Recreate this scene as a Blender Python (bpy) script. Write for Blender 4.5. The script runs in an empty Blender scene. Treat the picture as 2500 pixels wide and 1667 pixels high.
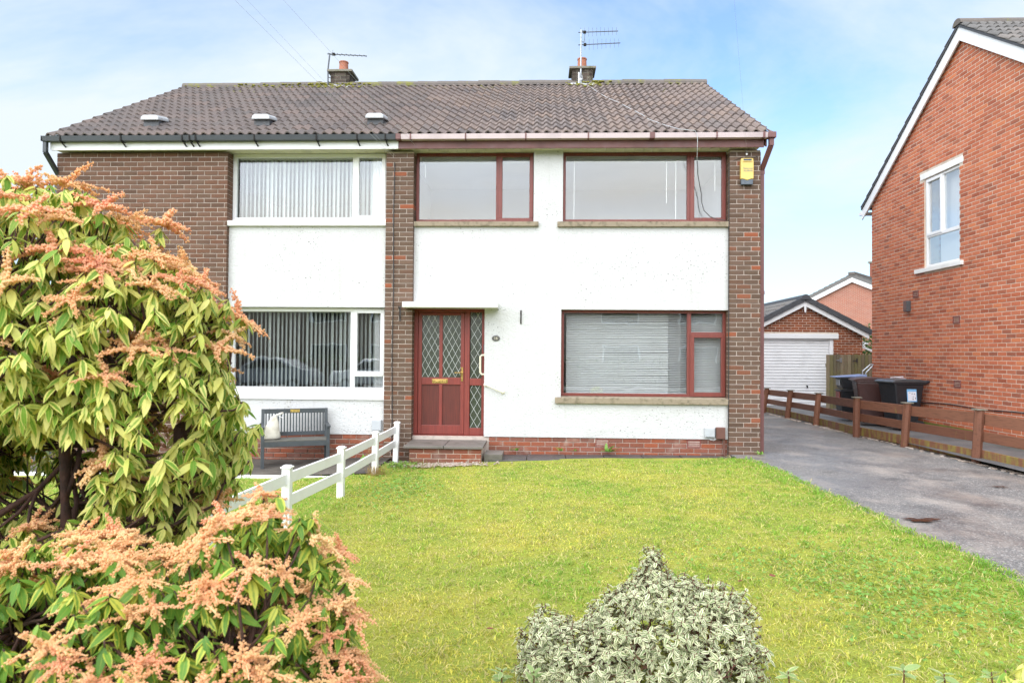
import bpy, math, random
import numpy as np
from mathutils import Vector, Matrix, noise

random.seed(7)
RS = np.random.RandomState(11)
scene = bpy.context.scene
COL = scene.collection
R = math.radians

# ------------------------------------------------------------------ camera, sky, sun, exposure
cam_data = bpy.data.cameras.new("camera")
cam = bpy.data.objects.new("camera", cam_data)
COL.objects.link(cam)
cam_data.sensor_width = 36.0
cam_data.lens = 24.0
cam_data.clip_start = 0.05
cam_data.clip_end = 3000
CAM = Vector((0.0, -10.88, 1.565))
_y, _p, _r = R(2.3), R(0.98), R(0.43)
_f = Vector((-math.sin(_y) * math.cos(_p), math.cos(_y) * math.cos(_p), math.sin(_p)))
_x0 = Vector((math.cos(_y), math.sin(_y), 0))
_u0 = _x0.cross(_f)
_x = math.cos(_r) * _x0 + math.sin(_r) * _u0
_u = -math.sin(_r) * _x0 + math.cos(_r) * _u0
cam.matrix_world = Matrix(((_x.x, _u.x, -_f.x, CAM.x), (_x.y, _u.y, -_f.y, CAM.y), (_x.z, _u.z, -_f.z, CAM.z), (0, 0, 0, 1)))
cam_data.dof.use_dof = True
cam_data.dof.focus_distance = 9.5
cam_data.dof.aperture_fstop = 5.0
scene.camera = cam

SUN_EL, SUN_AZ = R(40), R(206)          # azimuth clockwise from +Y: behind the camera, a little to its left
world = bpy.data.worlds.new("World")
scene.world = world
world.use_nodes = True
wt = world.node_tree
wt.nodes.clear()
wn = wt.nodes.new
out = wn("ShaderNodeOutputWorld")
bg = wn("ShaderNodeBackground")
bg.inputs["Strength"].default_value = 0.066
sky = wn("ShaderNodeTexSky")
sky.sky_type = 'NISHITA'
sky.sun_disc = False
sky.sun_elevation = SUN_EL
sky.sun_rotation = SUN_AZ
sky.air_density = 1.0
sky.dust_density = 0.3
sky.ozone_density = 1.8
tc = wn("ShaderNodeTexCoord")
# thin streaky high cloud: stretched noise on the sky dome
sep = wn("ShaderNodeSeparateXYZ")
wt.links.new(tc.outputs["Generated"], sep.inputs[0])
zadd = wn("ShaderNodeMath"); zadd.operation = 'MAXIMUM'; zadd.inputs[1].default_value = 0.0
wt.links.new(sep.outputs["Z"], zadd.inputs[0])
zz = wn("ShaderNodeMath"); zz.operation = 'ADD'; zz.inputs[1].default_value = 0.28
wt.links.new(zadd.outputs[0], zz.inputs[0])
dx = wn("ShaderNodeMath"); dx.operation = 'DIVIDE'
dy = wn("ShaderNodeMath"); dy.operation = 'DIVIDE'
wt.links.new(sep.outputs["X"], dx.inputs[0]); wt.links.new(zz.outputs[0], dx.inputs[1])
wt.links.new(sep.outputs["Y"], dy.inputs[0]); wt.links.new(zz.outputs[0], dy.inputs[1])
cmb = wn("ShaderNodeCombineXYZ")
wt.links.new(dx.outputs[0], cmb.inputs[0]); wt.links.new(dy.outputs[0], cmb.inputs[1])
mp = wn("ShaderNodeMapping")
mp.inputs["Rotation"].default_value = (0, 0, R(-28))
mp.inputs["Scale"].default_value = (0.55, 1.15, 1.0)
mp.inputs["Location"].default_value = (1.7, 1.5, 0.0)
wt.links.new(cmb.outputs[0], mp.inputs[0])
n1 = wn("ShaderNodeTexNoise"); n1.inputs["Scale"].default_value = 0.9; n1.inputs["Detail"].default_value = 7; n1.inputs["Roughness"].default_value = 0.60; n1.inputs["Distortion"].default_value = 0.5
wt.links.new(mp.outputs[0], n1.inputs["Vector"])
cr = wn("ShaderNodeValToRGB")
cr.color_ramp.elements[0].position = 0.37; cr.color_ramp.elements[0].color = (0.14, 0.14, 0.14, 1)
cr.color_ramp.elements[1].position = 0.60; cr.color_ramp.elements[1].color = (1, 1, 1, 1)
wt.links.new(n1.outputs["Fac"], cr.inputs[0])
# the veil thickens towards the horizon
hz = wn("ShaderNodeMapRange"); hz.inputs["From Min"].default_value = 0.02; hz.inputs["From Max"].default_value = 0.42; hz.inputs["To Min"].default_value = 0.80; hz.inputs["To Max"].default_value = 0.0
wt.links.new(zadd.outputs[0], hz.inputs["Value"])
mx = wn("ShaderNodeMath"); mx.operation = 'MAXIMUM'
wt.links.new(cr.outputs[0], mx.inputs[0]); wt.links.new(hz.outputs[0], mx.inputs[1])
mixc = wn("ShaderNodeMix"); mixc.data_type = 'RGBA'
mixc.inputs[7].default_value = (2.55, 2.83, 3.12, 1)
wt.links.new(mx.outputs[0], mixc.inputs[0])
tint = wn("ShaderNodeMix"); tint.data_type = 'RGBA'; tint.blend_type = 'MULTIPLY'; tint.inputs[0].default_value = 1.0
tint.inputs[7].default_value = (0.60, 0.75, 0.88, 1)
wt.links.new(sky.outputs[0], tint.inputs[6])
wt.links.new(tint.outputs[2], mixc.inputs[6])
wt.links.new(mixc.outputs[2], bg.inputs["Color"])
wt.links.new(bg.outputs[0], out.inputs["Surface"])

sun_data = bpy.data.lights.new("sun", 'SUN')
sun_data.energy = 1.5
sun_data.angle = R(112)
sun_data.color = (1.0, 0.965, 0.91)
sun = bpy.data.objects.new("sun", sun_data)
COL.objects.link(sun)
_sd = Vector((math.sin(SUN_AZ) * math.cos(SUN_EL), math.cos(SUN_AZ) * math.cos(SUN_EL), math.sin(SUN_EL)))
sun.rotation_euler = _sd.to_track_quat('Z', 'Y').to_euler()
sun.location = (-6, -14, 14)

scene.view_settings.view_transform = 'Standard'
scene.view_settings.look = 'None'
scene.view_settings.gamma = 1.0
scene.view_settings.exposure = 2.4
scene.view_settings.use_curve_mapping = False
scene.render.engine = 'CYCLES'
scene.cycles.max_bounces = 8
scene.cycles.transparent_max_bounces = 12
scene.cycles.use_denoising = True

# ------------------------------------------------------------------ mesh helpers
class MB:
    def __init__(s):
        s.v = []; s.f = []; s.uv = None
    def add(s, vs, fs):
        b = len(s.v)
        s.v.extend([tuple(q) for q in vs])
        s.f.extend([tuple(b + i for i in f) for f in fs])
        return s
    def box(s, x0, x1, y0, y1, z0, z1):
        return s.add([(x0, y0, z0), (x1, y0, z0), (x1, y1, z0), (x0, y1, z0), (x0, y0, z1), (x1, y0, z1), (x1, y1, z1), (x0, y1, z1)],
                     [(0, 3, 2, 1), (4, 5, 6, 7), (0, 1, 5, 4), (1, 2, 6, 5), (2, 3, 7, 6), (3, 0, 4, 7)])
    def beam(s, p, q, w, h, up=(0, 0, 1)):
        p, q, up = Vector(p), Vector(q), Vector(up)
        d = (q - p).normalized()
        sd = d.cross(up)
        if sd.length < 1e-6: sd = d.cross(Vector((1, 0, 0)))
        sd.normalize(); u = sd.cross(d)
        c = []
        for e in (p, q):
            for a, b in ((-1, -1), (1, -1), (1, 1), (-1, 1)):
                c.append(e + sd * (a * w / 2) + u * (b * h / 2))
        return s.add(c, [(0, 3, 2, 1), (4, 5, 6, 7), (0, 1, 5, 4), (1, 2, 6, 5), (2, 3, 7, 6), (3, 0, 4, 7)][:2] + [(0, 1, 5, 4), (1, 2, 6, 5), (2, 3, 7, 6), (3, 0, 4, 7)])
    def tube(s, pts, r, n=6):
        pts = [Vector(p) for p in pts]
        rs = r if isinstance(r, (list, tuple)) else [r] * len(pts)
        vs, fs = [], []
        ref = None
        for i, p in enumerate(pts):
            d = (pts[min(i + 1, len(pts) - 1)] - pts[max(i - 1, 0)])
            if d.length < 1e-9: d = Vector((0, 0, 1))
            d.normalize()
            if ref is None:
                ref = d.orthogonal().normalized()
            else:
                ref = ref - d * ref.dot(d)
                ref = ref.normalized() if ref.length > 1e-6 else d.orthogonal().normalized()
            b = d.cross(ref)
            for k in range(n):
                a = 2 * math.pi * k / n
                vs.append(p + (ref * math.cos(a) + b * math.sin(a)) * rs[i])
        for i in range(len(pts) - 1):
            for k in range(n):
                k2 = (k + 1) % n
                fs.append((i * n + k, i * n + k2, (i + 1) * n + k2, (i + 1) * n + k))
        fs.append(tuple(range(n - 1, -1, -1)))
        fs.append(tuple((len(pts) - 1) * n + k for k in range(n)))
        return s.add(vs, fs)
    def prism(s, poly, vec):
        n = len(poly); vec = Vector(vec)
        vs = [Vector(p) for p in poly] + [Vector(p) + vec for p in poly]
        nrm = Vector((0, 0, 0))
        for i in range(n):
            a, b = vs[i], vs[(i + 1) % n]
            nrm += a.cross(b)
        flip = nrm.dot(vec) > 0
        f0 = tuple(range(n)); f1 = tuple(range(n, 2 * n))
        fs = [f0[::-1], f1] if flip else [f0, f1[::-1]]
        for i in range(n):
            j = (i + 1) % n
            fs.append((i, j, n + j, n + i) if flip else (j, i, n + i, n + j))
        return s.add(vs, fs)
    def frame(s, x0, x1, y0, y1, z0, z1, t):
        s.box(x0, x1, y0, y1, z1 - t, z1); s.box(x0, x1, y0, y1, z0, z0 + t)
        s.box(x0, x0 + t, y0, y1, z0 + t, z1 - t); s.box(x1 - t, x1, y0, y1, z0 + t, z1 - t)
        return s
    def grid_wall(s, x0, x1, z0, z1, y0, y1, holes):
        """Wall slab with rectangular openings; only outer and reveal faces."""
        xs = sorted({x0, x1} | {min(max(h[k], x0), x1) for h in holes for k in (0, 1)})
        zs = sorted({z0, z1} | {min(max(h[k], z0), z1) for h in holes for k in (2, 3)})
        def solid(i, j):
            if i < 0 or j < 0 or i >= len(xs) - 1 or j >= len(zs) - 1: return False
            cx, cz = (xs[i] + xs[i + 1]) / 2, (zs[j] + zs[j + 1]) / 2
            return not any(h[0] < cx < h[1] and h[2] < cz < h[3] for h in holes)
        for i in range(len(xs) - 1):
            for j in range(len(zs) - 1):
                if not solid(i, j): continue
                a, b, c, d = xs[i], xs[i + 1], zs[j], zs[j + 1]
                s.add([(a, y0, c), (b, y0, c), (b, y0, d), (a, y0, d)], [(0, 1, 2, 3)])
                s.add([(a, y1, c), (b, y1, c), (b, y1, d), (a, y1, d)], [(3, 2, 1, 0)])
                if not solid(i - 1, j): s.add([(a, y0, c), (a, y0, d), (a, y1, d), (a, y1, c)], [(0, 1, 2, 3)])
                if not solid(i + 1, j): s.add([(b, y0, c), (b, y1, c), (b, y1, d), (b, y0, d)], [(0, 1, 2, 3)])
                if not solid(i, j - 1): s.add([(a, y0, c), (a, y1, c), (b, y1, c), (b, y0, c)], [(0, 1, 2, 3)])
                if not solid(i, j + 1): s.add([(a, y0, d), (b, y0, d), (b, y1, d), (a, y1, d)], [(0, 1, 2, 3)])
        return s
    def lathe(s, prof, n=12, c=(0, 0, 0)):
        vs, fs = [], []
        for r_, z_ in prof:
            for k in range(n):
                a = 2 * math.pi * k / n
                vs.append((c[0] + r_ * math.cos(a), c[1] + r_ * math.sin(a), c[2] + z_))
        for i in range(len(prof) - 1):
            for k in range(n):
                k2 = (k + 1) % n
                fs.append((i * n + k, i * n + k2, (i + 1) * n + k2, (i + 1) * n + k))
        fs.append(tuple(range(n - 1, -1, -1))); fs.append(tuple((len(prof) - 1) * n + k for k in range(n)))
        return s.add(vs, fs)
    def xf(s, m, start=0):
        for i in range(start, len(s.v)):
            s.v[i] = tuple(m @ Vector(s.v[i]))
        return s
    def mesh(s, name, mat=None, smooth=False):
        me = bpy.data.meshes.new(name)
        me.from_pydata(s.v, [], s.f)
        if s.uv is not None:
            l = me.uv_layers.new(name="UVMap")
            idx = np.zeros(len(me.loops), dtype=np.int32); me.loops.foreach_get("vertex_index", idx)
            l.data.foreach_set("uv", np.asarray(s.uv, dtype=np.float32)[idx].ravel())
        if mat: me.materials.append(mat)
        if smooth: me.polygons.foreach_set("use_smooth", [True] * len(me.polygons))
        me.update()
        return me
    def build(s, name, mat, par=None, smooth=False, bevel=0, label=None, kind=None):
        if par is not None:
            o_ = root_of(par).get("_o", (0, 0, 0))
            if tuple(o_) != (0, 0, 0):
                s.v = [(a - o_[0], b - o_[1], c - o_[2]) for a, b, c in s.v]
        o = bpy.data.objects.new(name, s.mesh(name, mat, smooth))
        COL.objects.link(o)
        if par is not None: o.parent = par
        if bevel:
            m = o.modifiers.new("bevel", 'BEVEL'); m.width = bevel; m.segments = 2; m.limit_method = 'ANGLE'; m.angle_limit = R(40)
        if smooth and not bevel:
            pass
        if label: o["label"] = label
        if kind: o["kind"] = kind
        return o

def root_of(o):
    while o.parent is not None: o = o.parent
    return o

def thing(name, label, cat, loc=(0, 0, 0), rz=0.0, group=None, local=False):
    """Empty at a thing's base. Unless local, its parts are given in world coordinates."""
    o = bpy.data.objects.new(name, None)
    o.empty_display_size = 0.2
    o.location = loc; o.rotation_euler = (0, 0, rz)
    COL.objects.link(o)
    o["label"] = label; o["category"] = cat
    if group: o["group"] = group
    if not local: o["_o"] = tuple(float(a) for a in loc)
    return o

def tag(o, label, cat, group=None):
    o["label"] = label; o["category"] = cat
    if group: o["group"] = group
    return o

def piece(name, me, par, loc=(0, 0, 0), rot=None, scale=None, label=None):
    o = bpy.data.objects.new(name, me)
    COL.objects.link(o)
    q = Vector(loc)
    if par is not None:
        q = q - Vector(root_of(par).get("_o", (0, 0, 0)))
        o.parent = par
    o.location = q
    if rot is not None: o.rotation_euler = rot
    if scale is not None: o.scale = scale
    if label: o["label"] = label
    return o

def soft(o):
    """smooth shading with sharp edges kept"""
    o.data.polygons.foreach_set("use_smooth", [True] * len(o.data.polygons))
    try: o.data.set_sharp_from_angle(angle=R(35))
    except Exception: pass
    return o

# ------------------------------------------------------------------ material helpers
def new_mat(name):
    m = bpy.data.materials.new(name); m.use_nodes = True
    nt = m.node_tree
    return m, nt, nt.nodes["Principled BSDF"]

def _ramp(nt, cols, fac, interp='LINEAR'):
    r_ = nt.nodes.new("ShaderNodeValToRGB"); e = r_.color_ramp.elements
    r_.color_ramp.interpolation = interp
    while len(e) < len(cols): e.new(0.5)
    for i, c in enumerate(cols):
        if len(c) == 2: p, c = c
        else: p = i / max(1, len(cols) - 1)
        e[i].position = p; e[i].color = (c[0], c[1], c[2], 1)
    nt.links.new(fac, r_.inputs[0])
    return r_.outputs[0]

def _noise(nt, vec, scale, detail=4, rough=0.55):
    n = nt.nodes.new("ShaderNodeTexNoise"); n.inputs["Scale"].default_value = scale
    n.inputs["Detail"].default_value = detail; n.inputs["Roughness"].default_value = rough
    nt.links.new(vec, n.inputs["Vector"])
    return n.outputs["Fac"]

def _mix(nt, a, b, fac, mode='MIX'):
    n = nt.nodes.new("ShaderNodeMix"); n.data_type = 'RGBA'; n.blend_type = mode
    for v, i in ((fac, 0), (a, 6), (b, 7)):
        if isinstance(v, (int, float)): n.inputs[i].default_value = v
        elif isinstance(v, tuple): n.inputs[i].default_value = (v[0], v[1], v[2], 1)
        else: nt.links.new(v, n.inputs[i])
    return n.outputs[2]

def _math(nt, op, a, b=None, clamp=False):
    n = nt.nodes.new("ShaderNodeMath"); n.operation = op; n.use_clamp = clamp
    for v, i in ((a, 0), (b, 1)):
        if v is None: continue
        if isinstance(v, (int, float)): n.inputs[i].default_value = v
        else: nt.links.new(v, n.inputs[i])
    return n.outputs[0]

def _range(nt, v, a, b, c=0.0, d=1.0):
    n = nt.nodes.new("ShaderNodeMapRange")
    for i, q in enumerate((a, b, c, d)): n.inputs[i + 1].default_value = q
    nt.links.new(v, n.inputs[0])
    return n.outputs[0]

def _bump(nt, bsdf, h, strength, dist):
    b = nt.nodes.new("ShaderNodeBump"); b.inputs["Strength"].default_value = strength; b.inputs["Distance"].default_value = dist
    nt.links.new(h, b.inputs["Height"]); nt.links.new(b.outputs[0], bsdf.inputs["Normal"])

def _pos(nt):
    return nt.nodes.new("ShaderNodeNewGeometry").outputs["Position"]

def _rand(nt):
    a = nt.nodes.new("ShaderNodeObjectInfo").outputs["Random"]
    b = nt.nodes.new("ShaderNodeNewGeometry").outputs["Random Per Island"]
    return _math(nt, 'FRACT', _math(nt, 'ADD', a, _math(nt, 'MULTIPLY', b, 5.37)))

def simple(name, col, rough=0.55, dirt=0.18, dscale=6.0, bump=0.0, bscale=60.0, metal=0.0, spec=0.5, coat=0.0, dirtcol=None):
    m, nt, b = new_mat(name)
    p = _pos(nt)
    n = _noise(nt, p, dscale, 5)
    dc = dirtcol or tuple(c * 0.55 for c in col)
    c = _mix(nt, col, dc, _range(nt, n, 0.48, 0.75, 0.0, min(1.0, dirt * 2.2)))
    nt.links.new(c, b.inputs["Base Color"])
    r_ = _range(nt, _noise(nt, p, dscale * 3.1, 3), 0.3, 0.7, max(0.02, rough - 0.08), min(1, rough + 0.1))
    nt.links.new(r_, b.inputs["Roughness"])
    b.inputs["Metallic"].default_value = metal
    b.inputs["Specular IOR Level"].default_value = spec
    if coat: b.inputs["Coat Weight"].default_value = coat
    if bump: _bump(nt, b, _noise(nt, p, bscale, 4), bump, 0.01)
    return m

def pieces_mat(name, cols, rough=0.85, nscale=40, dark=0.35, bump=0.35, stain=None, spec=0.25):
    """Bricks, tiles, planks: each piece takes its own tone from the list, plus grain."""
    m, nt, b = new_mat(name)
    p = _pos(nt)
    base = _ramp(nt, cols, _rand(nt))
    n = _noise(nt, p, nscale, 6, 0.65)
    c = _mix(nt, base, (0.0, 0.0, 0.0), _range(nt, n, 0.5, 0.85, 0.0, dark))
    c = _mix(nt, c, (0.8, 0.72, 0.62), _range(nt, _noise(nt, p, nscale * 2.3, 3), 0.6, 0.8, 0.0, 0.22))
    if stain:
        sc, scol, lo, hi, amt = stain
        c = _mix(nt, c, scol, _range(nt, _noise(nt, p, sc, 5), lo, hi, 0.0, amt))
    nt.links.new(c, b.inputs["Base Color"])
    b.inputs["Roughness"].default_value = rough
    b.inputs["Specular IOR Level"].default_value = spec
    _bump(nt, b, n, bump, 0.006)
    return m

def glass_mat(name, refl=0.08, tint=(0.975, 0.985, 0.985)):
    m, nt, b = new_mat(name)
    nt.nodes.remove(b)
    o = [n for n in nt.nodes if n.type == 'OUTPUT_MATERIAL'][0]
    t = nt.nodes.new("ShaderNodeBsdfTransparent"); t.inputs[0].default_value = (*tint, 1)
    g = nt.nodes.new("ShaderNodeBsdfGlossy"); g.inputs["Roughness"].default_value = 0.004; g.inputs["Color"].default_value = (1, 1, 1, 1)
    # slightly uneven panes bend their reflections
    bp = nt.nodes.new("ShaderNodeBump"); bp.inputs["Strength"].default_value = 0.02; bp.inputs["Distance"].default_value = 0.05
    nt.links.new(_noise(nt, _pos(nt), 2.2, 2), bp.inputs["Height"]); nt.links.new(bp.outputs[0], g.inputs["Normal"])
    lw = nt.nodes.new("ShaderNodeLayerWeight"); lw.inputs[0].default_value = 0.35
    fac = _math(nt, 'ADD', _math(nt, 'MULTIPLY', lw.outputs["Fresnel"], 0.35), refl, True)
    mxs = nt.nodes.new("ShaderNodeMixShader")
    nt.links.new(fac, mxs.inputs[0]); nt.links.new(t.outputs[0], mxs.inputs[1]); nt.links.new(g.outputs[0], mxs.inputs[2])
    nt.links.new(mxs.outputs[0], o.inputs["Surface"])
    return m

# ------------------------------------------------------------------ materials
M = {}
def render_mat():
    m, nt, b = new_mat("roughcast render")
    p = _pos(nt)
    mpn = nt.nodes.new("ShaderNodeMapping"); mpn.inputs["Scale"].default_value = (1.0, 1.0, 1.7); mpn.inputs["Rotation"].default_value = (0, R(14), 0)
    nt.links.new(p, mpn.inputs[0]); q = mpn.outputs[0]
    h = _math(nt, 'ADD', _noise(nt, q, 42, 5, 0.6), _math(nt, 'MULTIPLY', _noise(nt, q, 11, 3), 0.7))
    pits = _math(nt, 'MULTIPLY', _range(nt, _noise(nt, q, 33, 3, 0.5), 0.64, 0.69), _range(nt, _noise(nt, p, 0.9, 3), 0.47, 0.60))
    c = _mix(nt, (0.605, 0.605, 0.60), (0.47, 0.465, 0.44), _range(nt, _noise(nt, p, 2.2, 5), 0.56, 0.82, 0, 0.5))
    mps = nt.nodes.new("ShaderNodeMapping"); mps.inputs["Scale"].default_value = (5.0, 5.0, 0.45)
    nt.links.new(p, mps.inputs[0])
    c = _mix(nt, c, (0.40, 0.385, 0.33), _range(nt, _noise(nt, mps.outputs[0], 1.5, 6, 0.65), 0.58, 0.80, 0, 0.5))
    c = _mix(nt, c, (0.10, 0.095, 0.08), _math(nt, 'MULTIPLY', pits, 0.85))
    nt.links.new(c, b.inputs["Base Color"]); b.inputs["Roughness"].default_value = 0.9; b.inputs["Specular IOR Level"].default_value = 0.2
    _bump(nt, b, h, 0.75, 0.014)
    return m
M['render'] = render_mat()
M['mortar_pale'] = simple("pale mortar", (0.52, 0.44, 0.38), 0.95, 0.3, 9, 0.5, 120)
M['mortar_buff'] = simple("buff mortar", (0.62, 0.52, 0.42), 0.95, 0.3, 9, 0.5, 120)
M['brick_brown'] = pieces_mat("brown brick", [(0.101, 0.058, 0.040), (0.128, 0.069, 0.045), (0.149, 0.081, 0.054), (0.115, 0.065, 0.045), (0.165, 0.093, 0.064), (0.139, 0.068, 0.042), (0.155, 0.076, 0.049), (0.122, 0.072, 0.049)], stain=(3, (0.175, 0.119, 0.084), 0.5, 0.8, 0.45))
M['brick_brown_red'] = pieces_mat("brown and rust brick", [(0.0, (0.096, 0.060, 0.041)), (0.2, (0.122, 0.076, 0.054)), (0.38, (0.139, 0.088, 0.063)), (0.55, (0.112, 0.069, 0.047)), (0.7, (0.155, 0.098, 0.070)), (0.82, (0.128, 0.070, 0.046)), (0.93, (0.160, 0.073, 0.044)), (1.0, (0.267, 0.079, 0.037))], stain=(3, (0.193, 0.137, 0.097), 0.5, 0.8, 0.45))
M['brick_red'] = pieces_mat("red plinth brick", [(0.22, 0.075, 0.045), (0.27, 0.09, 0.055), (0.17, 0.075, 0.055), (0.25, 0.10, 0.07), (0.30, 0.085, 0.04), (0.20, 0.085, 0.06)], stain=(4, (0.42, 0.36, 0.30), 0.58, 0.78, 0.6))
M['brick_orange'] = pieces_mat("orange facing brick", [(0.432, 0.124, 0.062), (0.504, 0.151, 0.076), (0.540, 0.178, 0.090), (0.396, 0.108, 0.053), (0.576, 0.189, 0.085), (0.324, 0.092, 0.049), (0.516, 0.162, 0.081), (0.468, 0.151, 0.081), (0.288, 0.097, 0.057)], dark=0.22, bump=0.4)
M['brick_garage'] = pieces_mat("garage brick", [(0.240, 0.068, 0.028), (0.300, 0.088, 0.034), (0.192, 0.059, 0.030), (0.324, 0.094, 0.040), (0.156, 0.055, 0.030)], dark=0.3)
def tile_mat(name, cols, moss=True):
    m, nt, b = new_mat(name)
    p = _pos(nt)
    base = _ramp(nt, cols, _rand(nt))
    n = _noise(nt, p, 30, 6, 0.65)
    c = _mix(nt, base, (0.05, 0.04, 0.037), _range(nt, n, 0.48, 0.8, 0.0, 0.35))
    c = _mix(nt, c, (0.24, 0.235, 0.22), _range(nt, _noise(nt, p, 55, 4, 0.7), 0.62, 0.74, 0.0, 0.3))
    if moss:
        z = nt.nodes.new("ShaderNodeSeparateXYZ"); nt.links.new(p, z.inputs[0])
        up = _range(nt, z.outputs["Z"], 6.6, 7.45, 0.0, 0.16)
        mm = _range(nt, _math(nt, 'ADD', _noise(nt, p, 2.6, 5, 0.7), up), 0.70, 0.80, 0.0, 0.8)
        c = _mix(nt, c, (0.17, 0.17, 0.03), mm)
    nt.links.new(c, b.inputs["Base Color"])
    b.inputs["Roughness"].default_value = 0.8; b.inputs["Specular IOR Level"].default_value = 0.3
    _bump(nt, b, n, 0.35, 0.008)
    return m
M['tile'] = tile_mat("concrete roof tile", [(0.155, 0.126, 0.114), (0.186, 0.148, 0.132), (0.212, 0.166, 0.144), (0.165, 0.140, 0.130), (0.227, 0.171, 0.141), (0.145, 0.123, 0.117), (0.197, 0.155, 0.138)])
M['tile_left'] = tile_mat("weathered roof tile", [(0.132, 0.112, 0.104), (0.161, 0.131, 0.119), (0.181, 0.146, 0.130), (0.150, 0.129, 0.119), (0.197, 0.150, 0.130), (0.126, 0.112, 0.106)])
M['tile_grey'] = tile_mat("grey roof tile", [(0.14, 0.135, 0.13), (0.17, 0.16, 0.15), (0.12, 0.115, 0.11), (0.19, 0.17, 0.155)], False)
M['ridge'] = tile_mat("ridge tile", [(0.12, 0.105, 0.095), (0.145, 0.125, 0.11), (0.13, 0.115, 0.105)])
M['verge_dark'] = simple("dark verge cap", (0.06, 0.062, 0.068), 0.6, 0.2)
M['white_pvc'] = simple("white plastic trim", (0.80, 0.80, 0.80), 0.35, 0.12, 2.2, dirtcol=(0.6, 0.6, 0.56))
M['white_paint'] = simple("white paint", (0.80, 0.795, 0.77), 0.5, 0.14, 5, 0.1, 80, dirtcol=(0.55, 0.54, 0.46))
M['fence_white'] = simple("white fence plastic", (0.86, 0.86, 0.85), 0.4, 0.14, 3.0, dirtcol=(0.62, 0.62, 0.5))
M['cream_soffit'] = simple("cream soffit", (0.66, 0.63, 0.48), 0.5, 0.3, 5)
M['black_gutter'] = simple("charcoal gutter plastic", (0.035, 0.042, 0.046), 0.4, 0.25, 3)
M['brown_gutter'] = simple("faded brown gutter plastic", (0.56, 0.46, 0.46), 0.34, 0.25, 1.7, spec=0.6)
M['brown_trim'] = simple("brown fascia paint", (0.155, 0.062, 0.054), 0.5, 0.3, 2.5)
def wood_frame(name, a, b_, sc=1.0, rough=0.42):
    m, nt, b = new_mat(name)
    p = _pos(nt)
    mpn = nt.nodes.new("ShaderNodeMapping"); mpn.inputs["Scale"].default_value = (40 * sc, 40 * sc, 2.0 * sc)
    nt.links.new(p, mpn.inputs[0])
    n = _noise(nt, mpn.outputs[0], 1.6, 4)
    c = _mix(nt, a, b_, _range(nt, n, 0.35, 0.65))
    c = _mix(nt, c, (0.05, 0.02, 0.015), _range(nt, _noise(nt, p, 5, 4), 0.55, 0.85, 0, 0.35))
    nt.links.new(c, b.inputs["Base Color"]); b.inputs["Roughness"].default_value = rough
    _bump(nt, b, n, 0.12, 0.003)
    return m
M['mahogany'] = wood_frame("mahogany window frame", (0.20, 0.045, 0.032), (0.155, 0.036, 0.028))
M['door_red'] = wood_frame("red brown door frame", (0.25, 0.048, 0.036), (0.19, 0.038, 0.030))
M['door_panel'] = wood_frame("grained door panel", (0.145, 0.028, 0.018), (0.085, 0.018, 0.013), 1.3, 0.5)
M['concrete_sill'] = simple("weathered concrete sill", (0.30, 0.245, 0.175), 0.9, 0.45, 14, 0.5, 90, dirtcol=(0.12, 0.10, 0.06))
M['slab'] = simple("wet paving slab", (0.17, 0.15, 0.135), 0.5, 0.5, 5, 0.4, 70, dirtcol=(0.085, 0.08, 0.065))
M['slab_dark'] = simple("dark damp path", (0.085, 0.082, 0.082), 0.45, 0.4, 5, 0.4, 90)
M['glass'] = glass_mat("window glass", 0.135)
M['glass_upper'] = glass_mat("bedroom window glass", 0.045)
M['glass_obscure'] = simple("obscured door glass", (0.055, 0.065, 0.05), 0.12, 0.5, 9, 0.35, 60, spec=0.9, dirtcol=(0.03, 0.04, 0.02))
M['lead'] = simple("pale lead strip", (0.72, 0.74, 0.72), 0.4, 0.1)
M['brass'] = simple("polished brass", (0.80, 0.56, 0.20), 0.25, 0.1, metal=0.85)
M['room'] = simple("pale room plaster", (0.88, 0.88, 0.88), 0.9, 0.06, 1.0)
M['room_dim'] = simple("dim room plaster", (0.45, 0.44, 0.42), 0.9, 0.2, 1.0)  # darker copy of the room plaster; the rooms' dimness is put into its colour
M['carpet'] = simple("carpet", (0.42, 0.39, 0.36), 0.95, 0.2)
M['blind'] = simple("blind fabric", (0.60, 0.64, 0.62), 0.75, 0.1, 4)
M['venetian'] = simple("venetian slat", (0.80, 0.81, 0.80), 0.4, 0.08, 4)
M['net'] = simple("net curtain", (0.80, 0.80, 0.80), 0.9, 0.08, 4)
M['terracotta'] = simple("terracotta pot", (0.38, 0.145, 0.085), 0.8, 0.25, 14)
M['chimney_brick'] = pieces_mat("sooty chimney brick", [(0.075, 0.058, 0.046), (0.10, 0.075, 0.06), (0.06, 0.05, 0.042), (0.115, 0.09, 0.072)], stain=(9, (0.30, 0.27, 0.20), 0.56, 0.72, 0.6))
M['cap'] = simple("mossy concrete cap", (0.20, 0.185, 0.15), 0.9, 0.5, 12, 0.5, 60, dirtcol=(0.10, 0.11, 0.04))
M['steel'] = simple("galvanised steel", (0.42, 0.44, 0.46), 0.4, 0.3, 20, metal=0.7)
M['dark_steel'] = simple("rusty dark iron", (0.05, 0.042, 0.04), 0.6, 0.4, 30)
M['aerial'] = simple("aerial rods", (0.10, 0.11, 0.125), 0.5, 0.2, metal=0.4)
M['cable_grey'] = simple("grey cable", (0.50, 0.52, 0.53), 0.5, 0.2)
M['cable_black'] = simple("black cable", (0.03, 0.03, 0.032), 0.5, 0.2)
M['vent_grey'] = simple("grey roof vent plastic", (0.48, 0.49, 0.49), 0.5, 0.3, 8)
M['vent_dark'] = simple("dark vent mouth", (0.08, 0.085, 0.09), 0.6, 0.2)
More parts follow.
